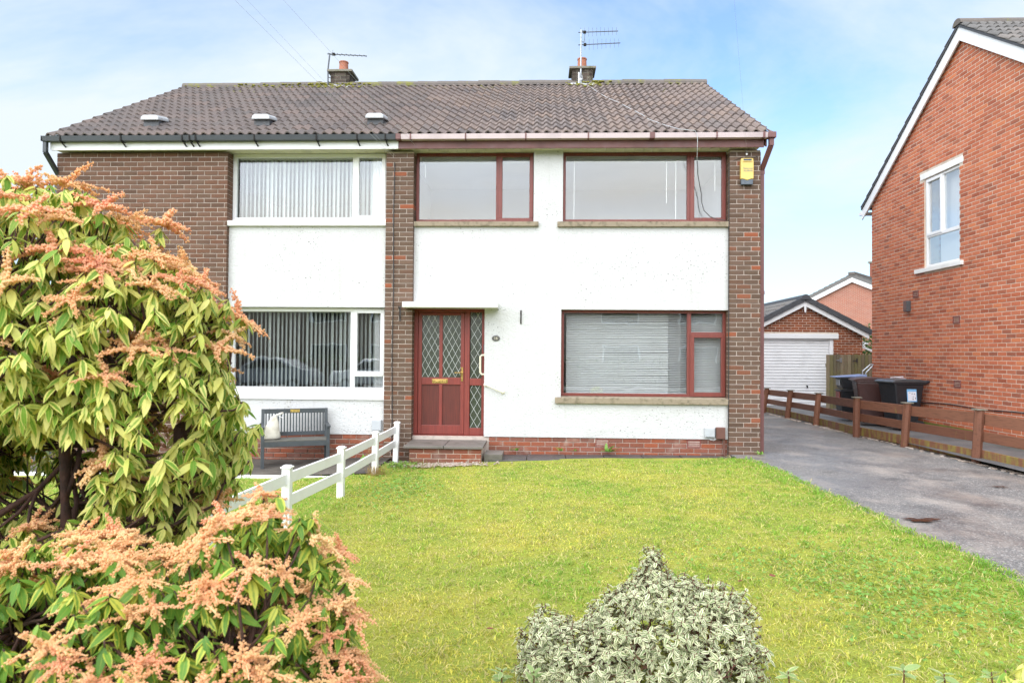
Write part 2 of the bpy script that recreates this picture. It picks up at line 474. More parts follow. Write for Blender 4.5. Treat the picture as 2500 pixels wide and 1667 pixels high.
M['yellow'] = simple("alarm box yellow plastic", (0.70, 0.50, 0.13), 0.35, 0.08, 8)
M['slate_blue'] = simple("slate plastic", (0.075, 0.095, 0.12), 0.35, 0.1)
M['box_grey'] = simple("pale grey meter box", (0.46, 0.48, 0.50), 0.5, 0.15)
M['box_brown'] = simple("brown meter box", (0.14, 0.062, 0.045), 0.5, 0.25)
M['vent_red'] = simple("terracotta air brick", (0.24, 0.065, 0.05), 0.8, 0.3, 20)
M['void'] = simple("dark void", (0.015, 0.013, 0.012), 0.9, 0.0)
M['plaque'] = simple("slate house number plaque", (0.10, 0.095, 0.085), 0.6, 0.3, 30)
M['plaque_ink'] = simple("cream number paint", (0.60, 0.55, 0.42), 0.6, 0.1)
M['cream_metal'] = simple("cream grab rail", (0.74, 0.70, 0.55), 0.4, 0.12)
M['bench'] = simple("slate grey bench paint", (0.061, 0.070, 0.077), 0.55, 0.35, 9, 0.15, 70, dirtcol=(0.037, 0.040, 0.037))
M['bench_seat'] = simple("worn grey seat slat", (0.12, 0.115, 0.10), 0.7, 0.5, 11, 0.2, 70, dirtcol=(0.06, 0.06, 0.04))
M['sack'] = simple("off white sack cloth", (0.60, 0.565, 0.48), 0.9, 0.35, 9, 0.4, 130, dirtcol=(0.36, 0.32, 0.24))
def brown_wood(name, moss):
    m, nt, b = new_mat(name)
    p = _pos(nt)
    mpn = nt.nodes.new("ShaderNodeMapping"); mpn.inputs["Scale"].default_value = (14, 2.5, 30)
    nt.links.new(p, mpn.inputs[0])
    n = _noise(nt, mpn.outputs[0], 2.0, 5)
    c = _ramp(nt, [(0.15, 0.062, 0.036), (0.20, 0.086, 0.05), (0.26, 0.115, 0.068)], _rand(nt))
    c = _mix(nt, c, (0.055, 0.026, 0.018), _range(nt, n, 0.5, 0.75, 0, 0.6))
    mp2 = nt.nodes.new("ShaderNodeMapping"); mp2.inputs["Scale"].default_value = (6, 6, 1.6)
    nt.links.new(p, mp2.inputs[0])
    g = _noise(nt, mp2.outputs[0], 1.7, 5, 0.65)
    c = _mix(nt, c, (0.26, 0.23, 0.05), _range(nt, g, 0.60 - moss, 0.80 - moss, 0, 0.85))
    nt.links.new(c, b.inputs["Base Color"]); b.inputs["Roughness"].default_value = 0.7; b.inputs["Specular IOR Level"].default_value = 0.3
    _bump(nt, b, n, 0.4, 0.006)
    return m
M['fence_brown'] = brown_wood("stained fence timber", -0.03)
M['fence_mossy'] = brown_wood("mossy fence timber", 0.16)
M['gate'] = pieces_mat("weathered gate board", [(0.24, 0.185, 0.115), (0.16, 0.13, 0.08), (0.28, 0.22, 0.14), (0.20, 0.175, 0.08), (0.15, 0.125, 0.09), (0.30, 0.24, 0.16)], stain=(3, (0.19, 0.18, 0.05), 0.5, 0.75, 0.5))
M['bin_black'] = simple("black bin plastic", (0.022, 0.024, 0.028), 0.42, 0.25, 5)
M['bin_brown'] = simple("brown bin plastic", (0.062, 0.026, 0.022), 0.42, 0.25, 5)
M['bin_blue'] = simple("pale blue lid plastic", (0.22, 0.29, 0.50), 0.4, 0.15)
M['bin_grey'] = simple("grey lid plastic", (0.07, 0.075, 0.08), 0.38, 0.25, 6)
M['rubber'] = simple("rubber", (0.02, 0.02, 0.02), 0.8, 0.1)
M['sticker_blue'] = simple("sticker blue print", (0.20, 0.46, 0.74), 0.5, 0.05)
M['sticker_white'] = simple("sticker white print", (0.74, 0.75, 0.80), 0.5, 0.05)
M['ink'] = simple("dark print", (0.04, 0.06, 0.10), 0.6, 0.0)
M['ink_teal'] = simple("slate print", (0.10, 0.18, 0.20), 0.6, 0.0)
M['red_flap'] = simple("red flap", (0.30, 0.07, 0.05), 0.5, 0.1)
M['garage_white'] = simple("white garage door paint", (0.88, 0.88, 0.885), 0.4, 0.12, 3)

def ground_mat(name, cols, sc, rough=(0.9, 0.95), bump=0.5, bs=60, fine=0.35, spec=0.3):
    m, nt, b = new_mat(name)
    p = _pos(nt)
    n = _noise(nt, p, sc, 6, 0.6)
    c = _ramp(nt, cols, _range(nt, n, 0.28, 0.72))
    f = _noise(nt, p, bs, 5, 0.7)
    c = _mix(nt, c, (0.0, 0.0, 0.0), _range(nt, f, 0.45, 0.8, 0, fine))
    nt.links.new(c, b.inputs["Base Color"])
    nt.links.new(_range(nt, _noise(nt, p, sc * 1.7, 4), 0.35, 0.65, rough[0], rough[1]), b.inputs["Roughness"])
    b.inputs["Specular IOR Level"].default_value = spec
    _bump(nt, b, f, bump, 0.02)
    return m
M['soil_grass'] = ground_mat("lawn underlay", [(0.16, 0.24, 0.03), (0.27, 0.31, 0.045), (0.38, 0.35, 0.06)], 1.3)
M['far_ground'] = ground_mat("far ground", [(0.06, 0.09, 0.02), (0.10, 0.11, 0.03)], 0.3)
def tarmac_mat():
    m, nt, b = new_mat("worn wet tarmac")
    p = _pos(nt)
    chips = nt.nodes.new("ShaderNodeTexVoronoi"); chips.inputs["Scale"].default_value = 85
    nt.links.new(p, chips.inputs["Vector"])
    cc = _ramp(nt, [(0.0, (0.091, 0.088, 0.088)), (0.4, (0.143, 0.137, 0.131)), (0.75, (0.215, 0.202, 0.190)), (1.0, (0.520, 0.486, 0.450))], chips.outputs['Color'])
    mpn = nt.nodes.new("ShaderNodeMapping"); mpn.inputs["Scale"].default_value = (1.0, 0.8, 1.0); mpn.inputs["Rotation"].default_value = (0, 0, R(20))
    nt.links.new(p, mpn.inputs[0])
    dust = _range(nt, _noise(nt, mpn.outputs[0], 1.1, 6, 0.65), 0.50, 0.72)
    c = _mix(nt, cc, (0.42, 0.36, 0.31), _math(nt, 'MULTIPLY', dust, 0.75))
    nt.links.new(c, b.inputs["Base Color"])
    wet = _range(nt, _noise(nt, mpn.outputs[0], 0.8, 4, 0.55), 0.42, 0.6)
    nt.links.new(_range(nt, wet, 0.0, 1.0, 0.72, 0.30), b.inputs["Roughness"])
    crk = nt.nodes.new('ShaderNodeTexVoronoi'); crk.feature = 'DISTANCE_TO_EDGE'; crk.inputs['Scale'].default_value = 0.55
    nt.links.new(mpn.outputs[0], crk.inputs['Vector'])
    mps = nt.nodes.new('ShaderNodeTexNoise'); mps.inputs['Scale'].default_value = 1.9; mps.inputs['Detail'].default_value = 6; nt.links.new(p, mps.inputs['Vector'])
    c = _mix(nt, c, (0.03, 0.03, 0.03), _range(nt, mps.outputs['Fac'], 0.56, 0.72, 0, 0.45))
    nt.links.new(c, b.inputs['Base Color'])
    b.inputs["Specular IOR Level"].default_value = 0.5
    _bump(nt, b, chips.outputs["Distance"], 0.5, 0.008)
    return m
M['tarmac'] = tarmac_mat()
M['path_grey'] = ground_mat("grey side path", [(0.10, 0.10, 0.105), (0.15, 0.148, 0.148), (0.20, 0.195, 0.19)], 1.2, (0.5, 0.8), 0.4, 90, 0.3)
M['bed_dark'] = ground_mat("dark worn bed", [(0.055, 0.05, 0.045), (0.10, 0.088, 0.075), (0.16, 0.14, 0.115)], 2.4, (0.7, 0.95), 0.6, 80, 0.4)
M['asphalt'] = ground_mat("road asphalt", [(0.045, 0.045, 0.047), (0.07, 0.07, 0.07)], 0.8, (0.6, 0.9))
M['pebble'] = pieces_mat("pebble", [(0.34, 0.27, 0.22), (0.42, 0.34, 0.28), (0.26, 0.20, 0.16), (0.48, 0.43, 0.38)], dark=0.2, bump=0.1)

def vcol_mat(name, rough=0.6, trans=0.0, spec=0.3):
    m, nt, b = new_mat(name)
    a = nt.nodes.new("ShaderNodeAttribute"); a.attribute_name = "pigment"
    nt.links.new(a.outputs["Color"], b.inputs["Base Color"])
    b.inputs["Roughness"].default_value = rough; b.inputs["Specular IOR Level"].default_value = spec
    if trans:
        o = [n for n in nt.nodes if n.type == 'OUTPUT_MATERIAL'][0]
        tr = nt.nodes.new("ShaderNodeBsdfTranslucent"); nt.links.new(a.outputs["Color"], tr.inputs[0])
        mxs = nt.nodes.new("ShaderNodeMixShader"); mxs.inputs[0].default_value = trans
        nt.links.new(b.outputs[0], mxs.inputs[1]); nt.links.new(tr.outputs[0], mxs.inputs[2]); nt.links.new(mxs.outputs[0], o.inputs["Surface"])
    return m
M['grass'] = vcol_mat("grass blades", 0.6, 0.45)

def leaf_mat(name, greens, margin, lo, hi, amount, rough=0.32, trans=0.34):
    """Variegated leaf: green middle, pale edge along the real leaf margin (UV u = 0..1 across)."""
    m, nt, b = new_mat(name)
    uv = nt.nodes.new("ShaderNodeUVMap").outputs[0]
    s = nt.nodes.new("ShaderNodeSeparateXYZ"); nt.links.new(uv, s.inputs[0])
    e = _math(nt, 'MULTIPLY', _math(nt, 'ABSOLUTE', _math(nt, 'SUBTRACT', s.outputs["X"], 0.5)), 2.0)
    rnd = _rand(nt)
    p = _pos(nt)
    e = _math(nt, 'ADD', e, _math(nt, 'MULTIPLY', _math(nt, 'SUBTRACT', _noise(nt, p, 90, 3), 0.5), 0.5))
    e = _math(nt, 'ADD', e, _math(nt, 'MULTIPLY', _math(nt, 'SUBTRACT', rnd, 0.5), amount))
    g = _ramp(nt, greens, _math(nt, 'FRACT', _math(nt, 'MULTIPLY', rnd, 7.7)))
    mrg = _ramp(nt, margin, _math(nt, 'FRACT', _math(nt, 'MULTIPLY', rnd, 3.3)))
    c = _mix(nt, g, mrg, _range(nt, e, lo, hi))
    rib = _range(nt, _math(nt, 'ABSOLUTE', _math(nt, 'SUBTRACT', s.outputs["X"], 0.5)), 0.0, 0.05, 0.35, 0.0)
    c = _mix(nt, c, margin[0], rib)
    nt.links.new(c, b.inputs["Base Color"])
    b.inputs["Roughness"].default_value = rough + .1; b.inputs["Specular IOR Level"].default_value = 0.28
    o = [n for n in nt.nodes if n.type == 'OUTPUT_MATERIAL'][0]
    tr = nt.nodes.new("ShaderNodeBsdfTranslucent"); nt.links.new(c, tr.inputs[0])
    mxs = nt.nodes.new("ShaderNodeMixShader"); mxs.inputs[0].default_value = trans
    nt.links.new(b.outputs[0], mxs.inputs[1]); nt.links.new(tr.outputs[0], mxs.inputs[2]); nt.links.new(mxs.outputs[0], o.inputs["Surface"])
    return m
M['pieris'] = leaf_mat("variegated shrub leaf", [(0.17, 0.34, 0.035), (0.24, 0.42, 0.05), (0.12, 0.27, 0.03), (0.30, 0.46, 0.06)], [(0.80, 0.78, 0.20), (0.84, 0.78, 0.26), (0.68, 0.74, 0.16)], 0.10, 0.44, 1.5)
M['pieris_low'] = leaf_mat("glossy green shrub leaf", [(0.13, 0.29, 0.04), (0.19, 0.37, 0.05), (0.09, 0.22, 0.03), (0.24, 0.42, 0.06)], [(0.62, 0.62, 0.10), (0.52, 0.58, 0.08)], 0.52, 0.92, 1.2)
M['vari_small'] = leaf_mat("white edged leaf", [(0.20, 0.26, 0.11), (0.15, 0.21, 0.08), (0.26, 0.32, 0.14)], [(0.84, 0.80, 0.52), (0.86, 0.83, 0.60), (0.78, 0.76, 0.46)], 0.46, 0.69, 0.4, 0.45, 0.15)
M['young_leaf'] = leaf_mat("pale young leaf", [(0.26, 0.38, 0.13), (0.33, 0.45, 0.17)], [(0.60, 0.62, 0.34), (0.64, 0.64, 0.36)], 0.6, 0.95, 0.4)
M['weed_leaf'] = leaf_mat("weed leaf", [(0.17, 0.33, 0.06), (0.23, 0.41, 0.08), (0.28, 0.46, 0.10)], [(0.25, 0.4, 0.1), (0.3, 0.45, 0.12)], 0.9, 1.4, 0.3)
M['hedge_leaf'] = leaf_mat("hedge leaf", [(0.05, 0.09, 0.02), (0.08, 0.13, 0.03), (0.11, 0.16, 0.04)], [(0.08, 0.13, 0.03), (0.08, 0.13, 0.03)], 0.9, 1.4, 0.3)
M['bark'] = simple("dark red brown bark", (0.085, 0.040, 0.028), 0.85, 0.5, 16, 0.6, 60, dirtcol=(0.03, 0.02, 0.016))
M['red_stem'] = simple("red stem", (0.16, 0.055, 0.04), 0.6, 0.3, 20)
def flower_mat():
    m, nt, b = new_mat("salmon flower bells")
    oi = nt.nodes.new('ShaderNodeObjectInfo').outputs['Random']; gi = nt.nodes.new('ShaderNodeNewGeometry').outputs['Random Per Island']
    rnd = _math(nt, 'FRACT', _math(nt, 'ADD', oi, _math(nt, 'MULTIPLY', gi, 0.22)))
    p = _pos(nt)
    c = _ramp(nt, [(0.95, 0.57, 0.30), (0.96, 0.65, 0.34), (0.94, 0.50, 0.30), (0.96, 0.70, 0.36), (0.95, 0.61, 0.31)], rnd)
    c = _mix(nt, c, (0.96, 0.76, 0.40), _range(nt, _noise(nt, p, 7, 3), 0.5, 0.66, 0, 0.75))
    c = _mix(nt, c, (0.90, 0.38, 0.25), _range(nt, _noise(nt, p, 4.1, 3), 0.58, 0.72, 0, 0.5))
    nt.links.new(c, b.inputs["Base Color"]); b.inputs["Roughness"].default_value = 0.55
    o = [n for n in nt.nodes if n.type == 'OUTPUT_MATERIAL'][0]
    tr = nt.nodes.new("ShaderNodeBsdfTranslucent"); nt.links.new(c, tr.inputs[0])
    mxs = nt.nodes.new("ShaderNodeMixShader"); mxs.inputs[0].default_value = 0.4
    nt.links.new(b.outputs[0], mxs.inputs[1]); nt.links.new(tr.outputs[0], mxs.inputs[2]); nt.links.new(mxs.outputs[0], o.inputs["Surface"])
    return m
M['flower'] = flower_mat()
M['dead_leaf'] = simple("dead red leaf", (0.20, 0.06, 0.035), 0.7, 0.4, 30)

def brick_far(name, c1, c2, cm, pale=.45):
    m, nt, b = new_mat(name)
    t = nt.nodes.new("ShaderNodeTexCoord"); sx = nt.nodes.new("ShaderNodeSeparateXYZ"); nt.links.new(t.outputs["Object"], sx.inputs[0])
    cb = nt.nodes.new("ShaderNodeCombineXYZ"); nt.links.new(_math(nt, 'ADD', sx.outputs["X"], sx.outputs["Y"]), cb.inputs[0]); nt.links.new(sx.outputs["Z"], cb.inputs[1])
    br = nt.nodes.new("ShaderNodeTexBrick"); br.inputs["Scale"].default_value = 1.0; br.inputs["Brick Width"].default_value = .225; br.inputs["Row Height"].default_value = .075; br.inputs["Mortar Size"].default_value = .012
    br.inputs["Color1"].default_value = (*c1, 1); br.inputs["Color2"].default_value = (*c2, 1); br.inputs["Mortar"].default_value = (*cm, 1)
    nt.links.new(cb.outputs[0], br.inputs["Vector"])
    c = _mix(nt, br.outputs["Color"], (.5, .4, .36), _range(nt, _noise(nt, t.outputs["Object"], 1.3, 5), .5, .75, 0, pale))
    nt.links.new(c, b.inputs["Base Color"]); b.inputs["Roughness"].default_value = .9
    return m
M['brick_far'] = brick_far("distant red brick", (.30, .08, .045), (.38, .11, .06), (.38, .28, .22), .12)
M['wall_orange'] = brick_far("orange brickwork", (.40, .13, .07), (.50, .18, .09), (.55, .46, .38), .15)
M['wall_brown'] = brick_far("brown brickwork", (.10, .066, .048), (.14, .09, .065), (.45, .38, .33), .1)
M['wall_garage'] = brick_far("garage brickwork", (.22, .07, .033), (.31, .10, .045), (.5, .42, .34), .1)

# ------------------------------------------------------------------ ground
def g(x):
    return float(np.interp(x, [-4.0, -2.3, 1.0, 3.2], [-0.22, -0.15, -0.03, 0.0]))

def sheet(name, mat, xs, ys, zf, thick=None):
    vs = [(x, y, zf(x, y)) for y in ys for x in xs]
    n = len(xs)
    fs = [(j * n + i, j * n + i + 1, (j + 1) * n + i + 1, (j + 1) * n + i) for j in range(len(ys) - 1) for i in range(n - 1)]
    mb = MB(); mb.add(vs, fs)
    o = mb.build(name, mat, kind='structure')
    return o

def lin(a, b, n): return [a + (b - a) * i / (n - 1) for i in range(n)]
def fbm(x, y, s, k=0.0): return noise.fractal(Vector((x * s, y * s, k)), 1.0, 2.0, 4)

sheet("ground", M['far_ground'], [-1500, -60, -12, 12, 60, 1500], [-1500, -60, -20, 20, 60, 1500], lambda x, y: -0.42)
def drive_edge(y): return 3.22 + (y + 0.3) * -0.037 + 0.02 * math.sin(y * 3.1) + 0.015 * math.sin(y * 7.3 + 1)
sheet("driveway", M['tarmac'], lin(3.0, 6.6, 14), lin(-12.6, 9.8, 60), lambda x, y: 0.0 + 0.008 * fbm(x, y, 0.9))
sheet("side_path", M['path_grey'], lin(6.32, 10.4, 10), lin(-4.2, 9.8, 30), lambda x, y: 0.075 + 0.006 * fbm(x, y, 0.8))
sheet("rear_yard", M['path_grey'], lin(2.0, 16, 4), lin(9.6, 34, 6), lambda x, y: -0.02)
sheet("back_garden", M['far_ground'], lin(-22, 3.2, 4), lin(8.3, 34, 6), lambda x, y: -0.15)

# lawn: gently uneven, its right edge along the drive; the left garden's lawn belongs to the same sheet
def lawn_sheet():
    ys = lin(-11.6, -0.42, 90)
    vs, fs = [], []
    us = lin(0, 1, 70)
    for y in ys:
        e = drive_edge(y)
        for u in us:
            x = -13 + (e + 13) * u ** 0.75
            z = g(x) + 0.012 * fbm(x, y, 0.9, 3)
            if x > e - 0.12: z -= 0.03 * ((x - (e - 0.12)) / 0.12) - 0.012
            vs.append((x, y, z + 0.012))
    n = len(us)
    for j in range(len(ys) - 1):
        for i in range(n - 1): fs.append((j * n + i, j * n + i + 1, (j + 1) * n + i + 1, (j + 1) * n + i))
    mb = MB(); mb.add(vs, fs)
    return mb.build("lawn", M['soil_grass'], kind='structure')
lawn_sheet()
sheet("bed", M['bed_dark'], lin(-9, -2.36, 20), lin(-1.42, 0.09, 12), lambda x, y: g(x) + 0.032 + 0.012 * fbm(x, y, 2.0))
sheet("pavement", M['path_grey'], lin(-40, 40, 6), lin(-13.6, -11.5, 4), lambda x, y: -0.09)
sheet("road", M['asphalt'], lin(-60, 60, 6), lin(-20.5, -13.6, 4), lambda x, y: -0.2)
sheet("pavement", M['path_grey'], lin(-60, 60, 6), lin(-22.5, -20.5, 3), lambda x, y: -0.09)

# paving slabs between the right house and its lawn
pv = thing("garden_path", "narrow path of dark damp slabs along the foot of the red plinth", "path", (0.9, -0.2, -0.05))
pv_me = {}
x = -0.78
k = 0
while x < 3.4:
    L = min(0.6, 3.45 - x)
    mb = MB(); mb.box(0.004, L - 0.006, -0.5, 0.08, -0.06, 0.0)
    o = mb.build("paving_slab", M['slab_dark'], None, bevel=0.006); o.parent = pv
    o.location = (x - 0.9, 0.2 - 0.0 - 0.0, -0.03 + 0.05 + g(x) * 0.25 + random.uniform(-.006, .006))
    o.rotation_euler = (random.uniform(-.01, .01), random.uniform(-.012, .012), random.uniform(-.006, .006))
    x += 0.6
    k += 1

# ------------------------------------------------------------------ bricks
_bm = {}
def brick_mesh(L, H, Dp, mat):
    key = (round(L, 3), H, Dp, mat.name)
    if key in _bm: return _bm[key]
    c = 0.004
    a, h = L / 2, H / 2
    vs = [(-a, c, -h), (a, c, -h), (a, c, h), (-a, c, h), (-a + c, 0, -h + c), (a - c, 0, -h + c), (a - c, 0, h - c), (-a + c, 0, h - c), (-a, Dp, -h), (a, Dp, -h), (a, Dp, h), (-a, Dp, h)]
    fs = [(4, 5, 6, 7)]
    for i in range(4):
        j = (i + 1) % 4
        fs.append((i, j, 4 + j, 4 + i)); fs.append((8 + i, 8 + j, j, i))
    mb = MB(); mb.add(vs, fs)
    _bm[key] = mb.mesh("brick", mat)
    return _bm[key]

class Bricks:
    """Bricks of one thing: up to `cap` as separate parts, the rest joined as one part."""
    def __init__(s, par, mat, cap=300, H=0.065, name="brick"):
        s.par, s.mat, s.cap, s.H, s.name = par, mat, cap, H, name
        s.n = 0; s.items = []
    def add(s, c, L, Dp=0.05, rz=0.0, pri=0.0):
        s.items.append((pri, c, L, Dp, rz))
    def lay(s, x0, x1, z0, z1, y, holes=(), deepL=0.05, deepR=0.05, pri=None, off=0.0, face='-Y', course=0.075):
        n = int(round((z1 - z0) / course))
        for r in range(n):
            zc = z0 + (r + 0.5) * course
            st = x0 + ((r % 2) * 0.1125) + off
            k0 = int(math.floor((x0 - st) / 0.225)) - 1
            k = k0
            while st + k * 0.225 < x1:
                a, b = st + k * 0.225 + 0.005, st + (k + 1) * 0.225 - 0.005
                k += 1
                if a < x0 + 0.01: a = x0
                if b > x1 - 0.01: b = x1
                segs = [(a, b)]
                for h in holes:
                    if h[2] - 0.02 < zc < h[3] + 0.02:
                        ns = []
                        for p, q in segs:
                            if q <= h[0] or p >= h[1]: ns.append((p, q)); continue
                            if p < h[0] - 0.02: ns.append((p, h[0]))
                            if q > h[1] + 0.02: ns.append((h[1], q))
                        segs = ns
                for p, q in segs:
                    if q - p < 0.03: continue
                    Dp = deepL if p <= x0 + 1e-6 else (deepR if q >= x1 - 1e-6 else 0.05)
                    L = round((q - p) / 0.0025) * 0.0025
                    cx = (p + q) / 2
                    jy = random.uniform(-0.0015, 0.002)
                    if face == '-Y': c, rz = (cx, y + jy, zc), 0.0
                    else: c, rz = (y + jy, -cx, zc), -math.pi / 2      # -X face; x runs along -Y
                    s.add(c, L, Dp, rz, pri(c) if pri else 0.0)
    def finish(s):
        s.items.sort(key=lambda t: t[0])
        for pri, c, L, Dp, rz in s.items[:s.cap]:
            piece(s.name, brick_mesh(L, s.H, Dp, s.mat), s.par, c, (random.uniform(-.004, .004), random.uniform(-.006, .006), rz))
        rest = s.items[s.cap:]
        if rest:
            mb = MB()
            for pri, c, L, Dp, rz in rest:
                me = brick_mesh(L, s.H, Dp, s.mat)
                m = Matrix.Translation(c) @ Matrix.Rotation(rz, 4, 'Z')
                mb.add([m @ v.co for v in me.vertices], [tuple(f.vertices) for f in me.polygons])
            mb.build(s.name + "work", s.mat, s.par, kind="stuff")

# ------------------------------------------------------------------ shared house builders
def window(par, x0, x1, z0, z1, y, mat, fixed, sashes, glass, t=0.045, bevel=0.004):
    """Frame with butt-jointed members; fixed panes (x0,x1,z0,z1) and opening sashes that stand proud."""
    w = MB().frame(x0, x1, y, y + 0.07, z0, z1, t).build("window", mat, par, bevel=bevel)
    bars = MB()
    for (a, b, c, d) in fixed['bars']: bars.box(a, b, y + 0.001, y + 0.069, c, d)
    if fixed['bars']: bars.build("mullion", mat, w, bevel=bevel)
    for (a, b, c, d) in fixed['panes']:
        MB().box(a - .012, b + .012, y + 0.030, y + 0.036, c - .012, d + .012).build("pane", glass, w)
    for (a, b, c, d, tt) in sashes:
        s_ = MB().frame(a, b, y - 0.018, y + 0.045, c, d, tt).build("sash", mat, w, bevel=bevel)
        MB().box(a + tt - .01, b - tt + .01, y + 0.010, y + 0.016, c + tt - .01, d - tt + .01).build("pane", glass, w)
    return w

def room(par, x0, x1, y0, y1, z0, z1, mat):
    mb = MB()
    V = [(x0, y0, z0), (x1, y0, z0), (x1, y1, z0), (x0, y1, z0), (x0, y0, z1), (x1, y0, z1), (x1, y1, z1), (x0, y1, z1)]
    mb.add(V, [(3, 2, 6, 7), (0, 3, 7, 4), (2, 1, 5, 6), (7, 6, 5, 4)])
    r_ = mb.build("room", mat, par)
    MB().add([V[0], V[1], V[2], V[3]], [(0, 1, 2, 3)]).build("room_floor", M['carpet'], r_)
    return r_

TH = math.atan2(2.45, 4.25)
EAVE = Vector((0, -0.22, 4.985))
SL = Vector((0, math.cos(TH), math.sin(TH)))
SN = Vector((0, -math.sin(TH), math.cos(TH)))
ROWS, SLEN = 15, 4.9
GAUGE = SLEN / ROWS
def tile_mesh(w, length, mat, rolls=2, hump=0.042, tilt=0.027):
    pr = []
    p = w / rolls
    for i in range(rolls):
        for k in range(5): pr.append((i * p + p * 0.64 * k / 5, hump * math.sin(math.pi * k / 5)))
        pr.append((i * p + p * 0.82, -0.004))
    pr[0] = (0, 0.0)
    pr.append((w, 0.0))
    n = len(pr)
    vs = [(x, 0, h + tilt - 0.022) for x, h in pr] + [(x, 0, h + tilt) for x, h in pr] + [(x, length, h) for x, h in pr]
    fs = []
    for i in range(n - 1):
        fs.append((i, i + 1, n + i + 1, n + i)); fs.append((n + i, n + i + 1, 2 * n + i + 1, 2 * n + i))
    fs.append((n - 1, 2 * n - 1, 3 * n - 1)); fs.append((0, 2 * n, n))
    mb = MB(); mb.add(vs, fs)
    return mb.mesh("roof_tile", mat)

def house_roof(par, x0, x1, cols, mat, tiles=True):
    yb = 8.3
    ridge_y = EAVE.y + 4.25; rz_ = EAVE.z + 2.45
    d = 0.10
    poly = [(x0, EAVE.y + 0.03, EAVE.z), (x0, ridge_y, rz_), (x0, yb, rz_ - (yb - ridge_y) * math.tan(TH)), (x0, yb, rz_ - (yb - ridge_y) * math.tan(TH) - d), (x0, ridge_y, rz_ - d - 0.02), (x0, EAVE.y + 0.03, EAVE.z - 0.04)]
    rf = MB().prism(poly, (x1 - x0, 0, 0)).build("roof", M['verge_dark'], par)
    w = (x1 - x0) / cols
    me = tile_mesh(w, 0.40, mat)
    for r in range(ROWS):
        for c in range(cols):
            q = EAVE + SL * (r * GAUGE) + SN * (0.012 + random.uniform(-.002, .003))
            piece("roof_tile", me, rf, (x0 + c * w + random.uniform(-.002, .002), q.y, q.z), (TH - 0.012 + random.uniform(-.006, .006), random.uniform(-.004, .004), random.uniform(-.004, .004)))
    # ridge
    n = int(round((x1 - x0) / 0.45)); L = (x1 - x0) / n
    mb = MB(); vs, fs = [], []
    for xx, rr in ((-0.01, 0.125), (L, 0.118)):
        for k in range(9):
            a = math.pi * (k / 8) * 1.1 - 0.05 * math.pi
            vs.append((xx, -rr * math.cos(a), rr * 0.95 * math.sin(a)))
    for k in range(8): fs.append((k, 9 + k, 9 + k + 1, k + 1))
    fs.append(tuple(range(9))); fs.append(tuple(range(17, 8, -1)))
    mb.add(vs, fs); me = mb.mesh("ridge_tile", M['ridge'])
    for i in range(n):
        piece("ridge_tile", me, rf, (x0 + i * L, ridge_y, rz_ + 0.0 + random.uniform(-.006, .006)), (0, random.uniform(-.01, .01), random.uniform(-.01, .01)))
    return rf

def gutter(par, x0, x1, mat, clip_mat, clips, drop=False):
    y0, y1, z0, z1 = -0.272, -0.158, 4.922, 5.000
    t = 0.006
    poly = [(x0, y0, z1), (x0, y0 + 0.012, z0), (x0, y1, z0), (x0, y1, z1), (x0, y1 - t, z1), (x0, y1 - t, z0 + t), (x0, y0 + 0.012 + t, z0 + t), (x0, y0 + t, z1)]
    gt = MB().prism(poly, (x1 - x0, 0, 0)).build("gutter", mat, par)
    mb = MB(); mb.box(x0 - .006, x0, y0 - .003, y1, z0 - .003, z1 + .003); mb.build("gutter_end", clip_mat, gt)
    mb = MB(); mb.box(x1, x1 + .006, y0 - .003, y1, z0 - .003, z1 + .003); mb.build("gutter_end", clip_mat, gt)
    for c, w in clips:
        mb = MB()
        mb.box(c - w / 2, c + w / 2, y0 - 0.006, y0 - 0.0005, z0 - .004, z1 + .006)
        mb.box(c - w / 2, c + w / 2, y0 - 0.006, y1 + 0.006, z0 - .009, z0 - .0045)
        if drop: mb.beam((c, y0 + .02, z0 - .006), (c + 0.02, y1 + 0.004, z0 - 0.075), w * 0.9, 0.014)
        mb.build("bracket", clip_mat, gt)
    return gt

def soffit(par, x0, x1, y0, y1, z):
    sf = MB().box(x0, x1, y0, y1 + .4, z + 0.012, z + 0.03).build("soffit", M['cream_soffit'], par)
    x = x0
    me = MB().box(0.003, 0.147, y0, y1, z, z + 0.011).mesh("soffit_board", M['cream_soffit'])
    while x + 0.15 <= x1 + 1e-4:
        piece("soffit_board", me, sf, (x, 0, random.uniform(-.0008, .0008)))
        x += 0.15
    return sf

def leaded(par, x0, x1, z0, z1, y, dx=0.118, dz=0.205, mat=None):
    """diamond lead lattice clipped to the pane: each strip a bar of its own"""
    W, Hh = x1 - x0, z1 - z0
    for sgn in (1, -1):
        k = -int(Hh / dz) - 2
        while k < int(W / dx) + int(Hh / dz) + 3:
            # line: x = k*dx + sgn * t*dx , z = t*dz
            pts = []
            t0 = 0.0; t1 = Hh / dz
            xa = k * dx
            lo, hi = t0, t1
            if sgn > 0:
                lo = max(lo, (0 - xa) / dx); hi = min(hi, (W - xa) / dx)
            else:
                lo = max(lo, (xa - W) / dx); hi = min(hi, xa / dx)
            if hi - lo > 0.08:
                p = (x0 + xa + sgn * lo * dx, y, z0 + lo * dz); q = (x0 + xa + sgn * hi * dx, y, z0 + hi * dz)
                MB().beam(p, q, 0.004, 0.008, (0, 1, 0)).build("lead_strip", M['lead'], par)
            k += 1

# ------------------------------------------------------------------ the right half of the pair (number 16)
RH = thing("semi_detached_house", "right half of the semi-detached pair, white roughcast with red brown door and window frames", "house", (0.6, 0.0, 0.0))
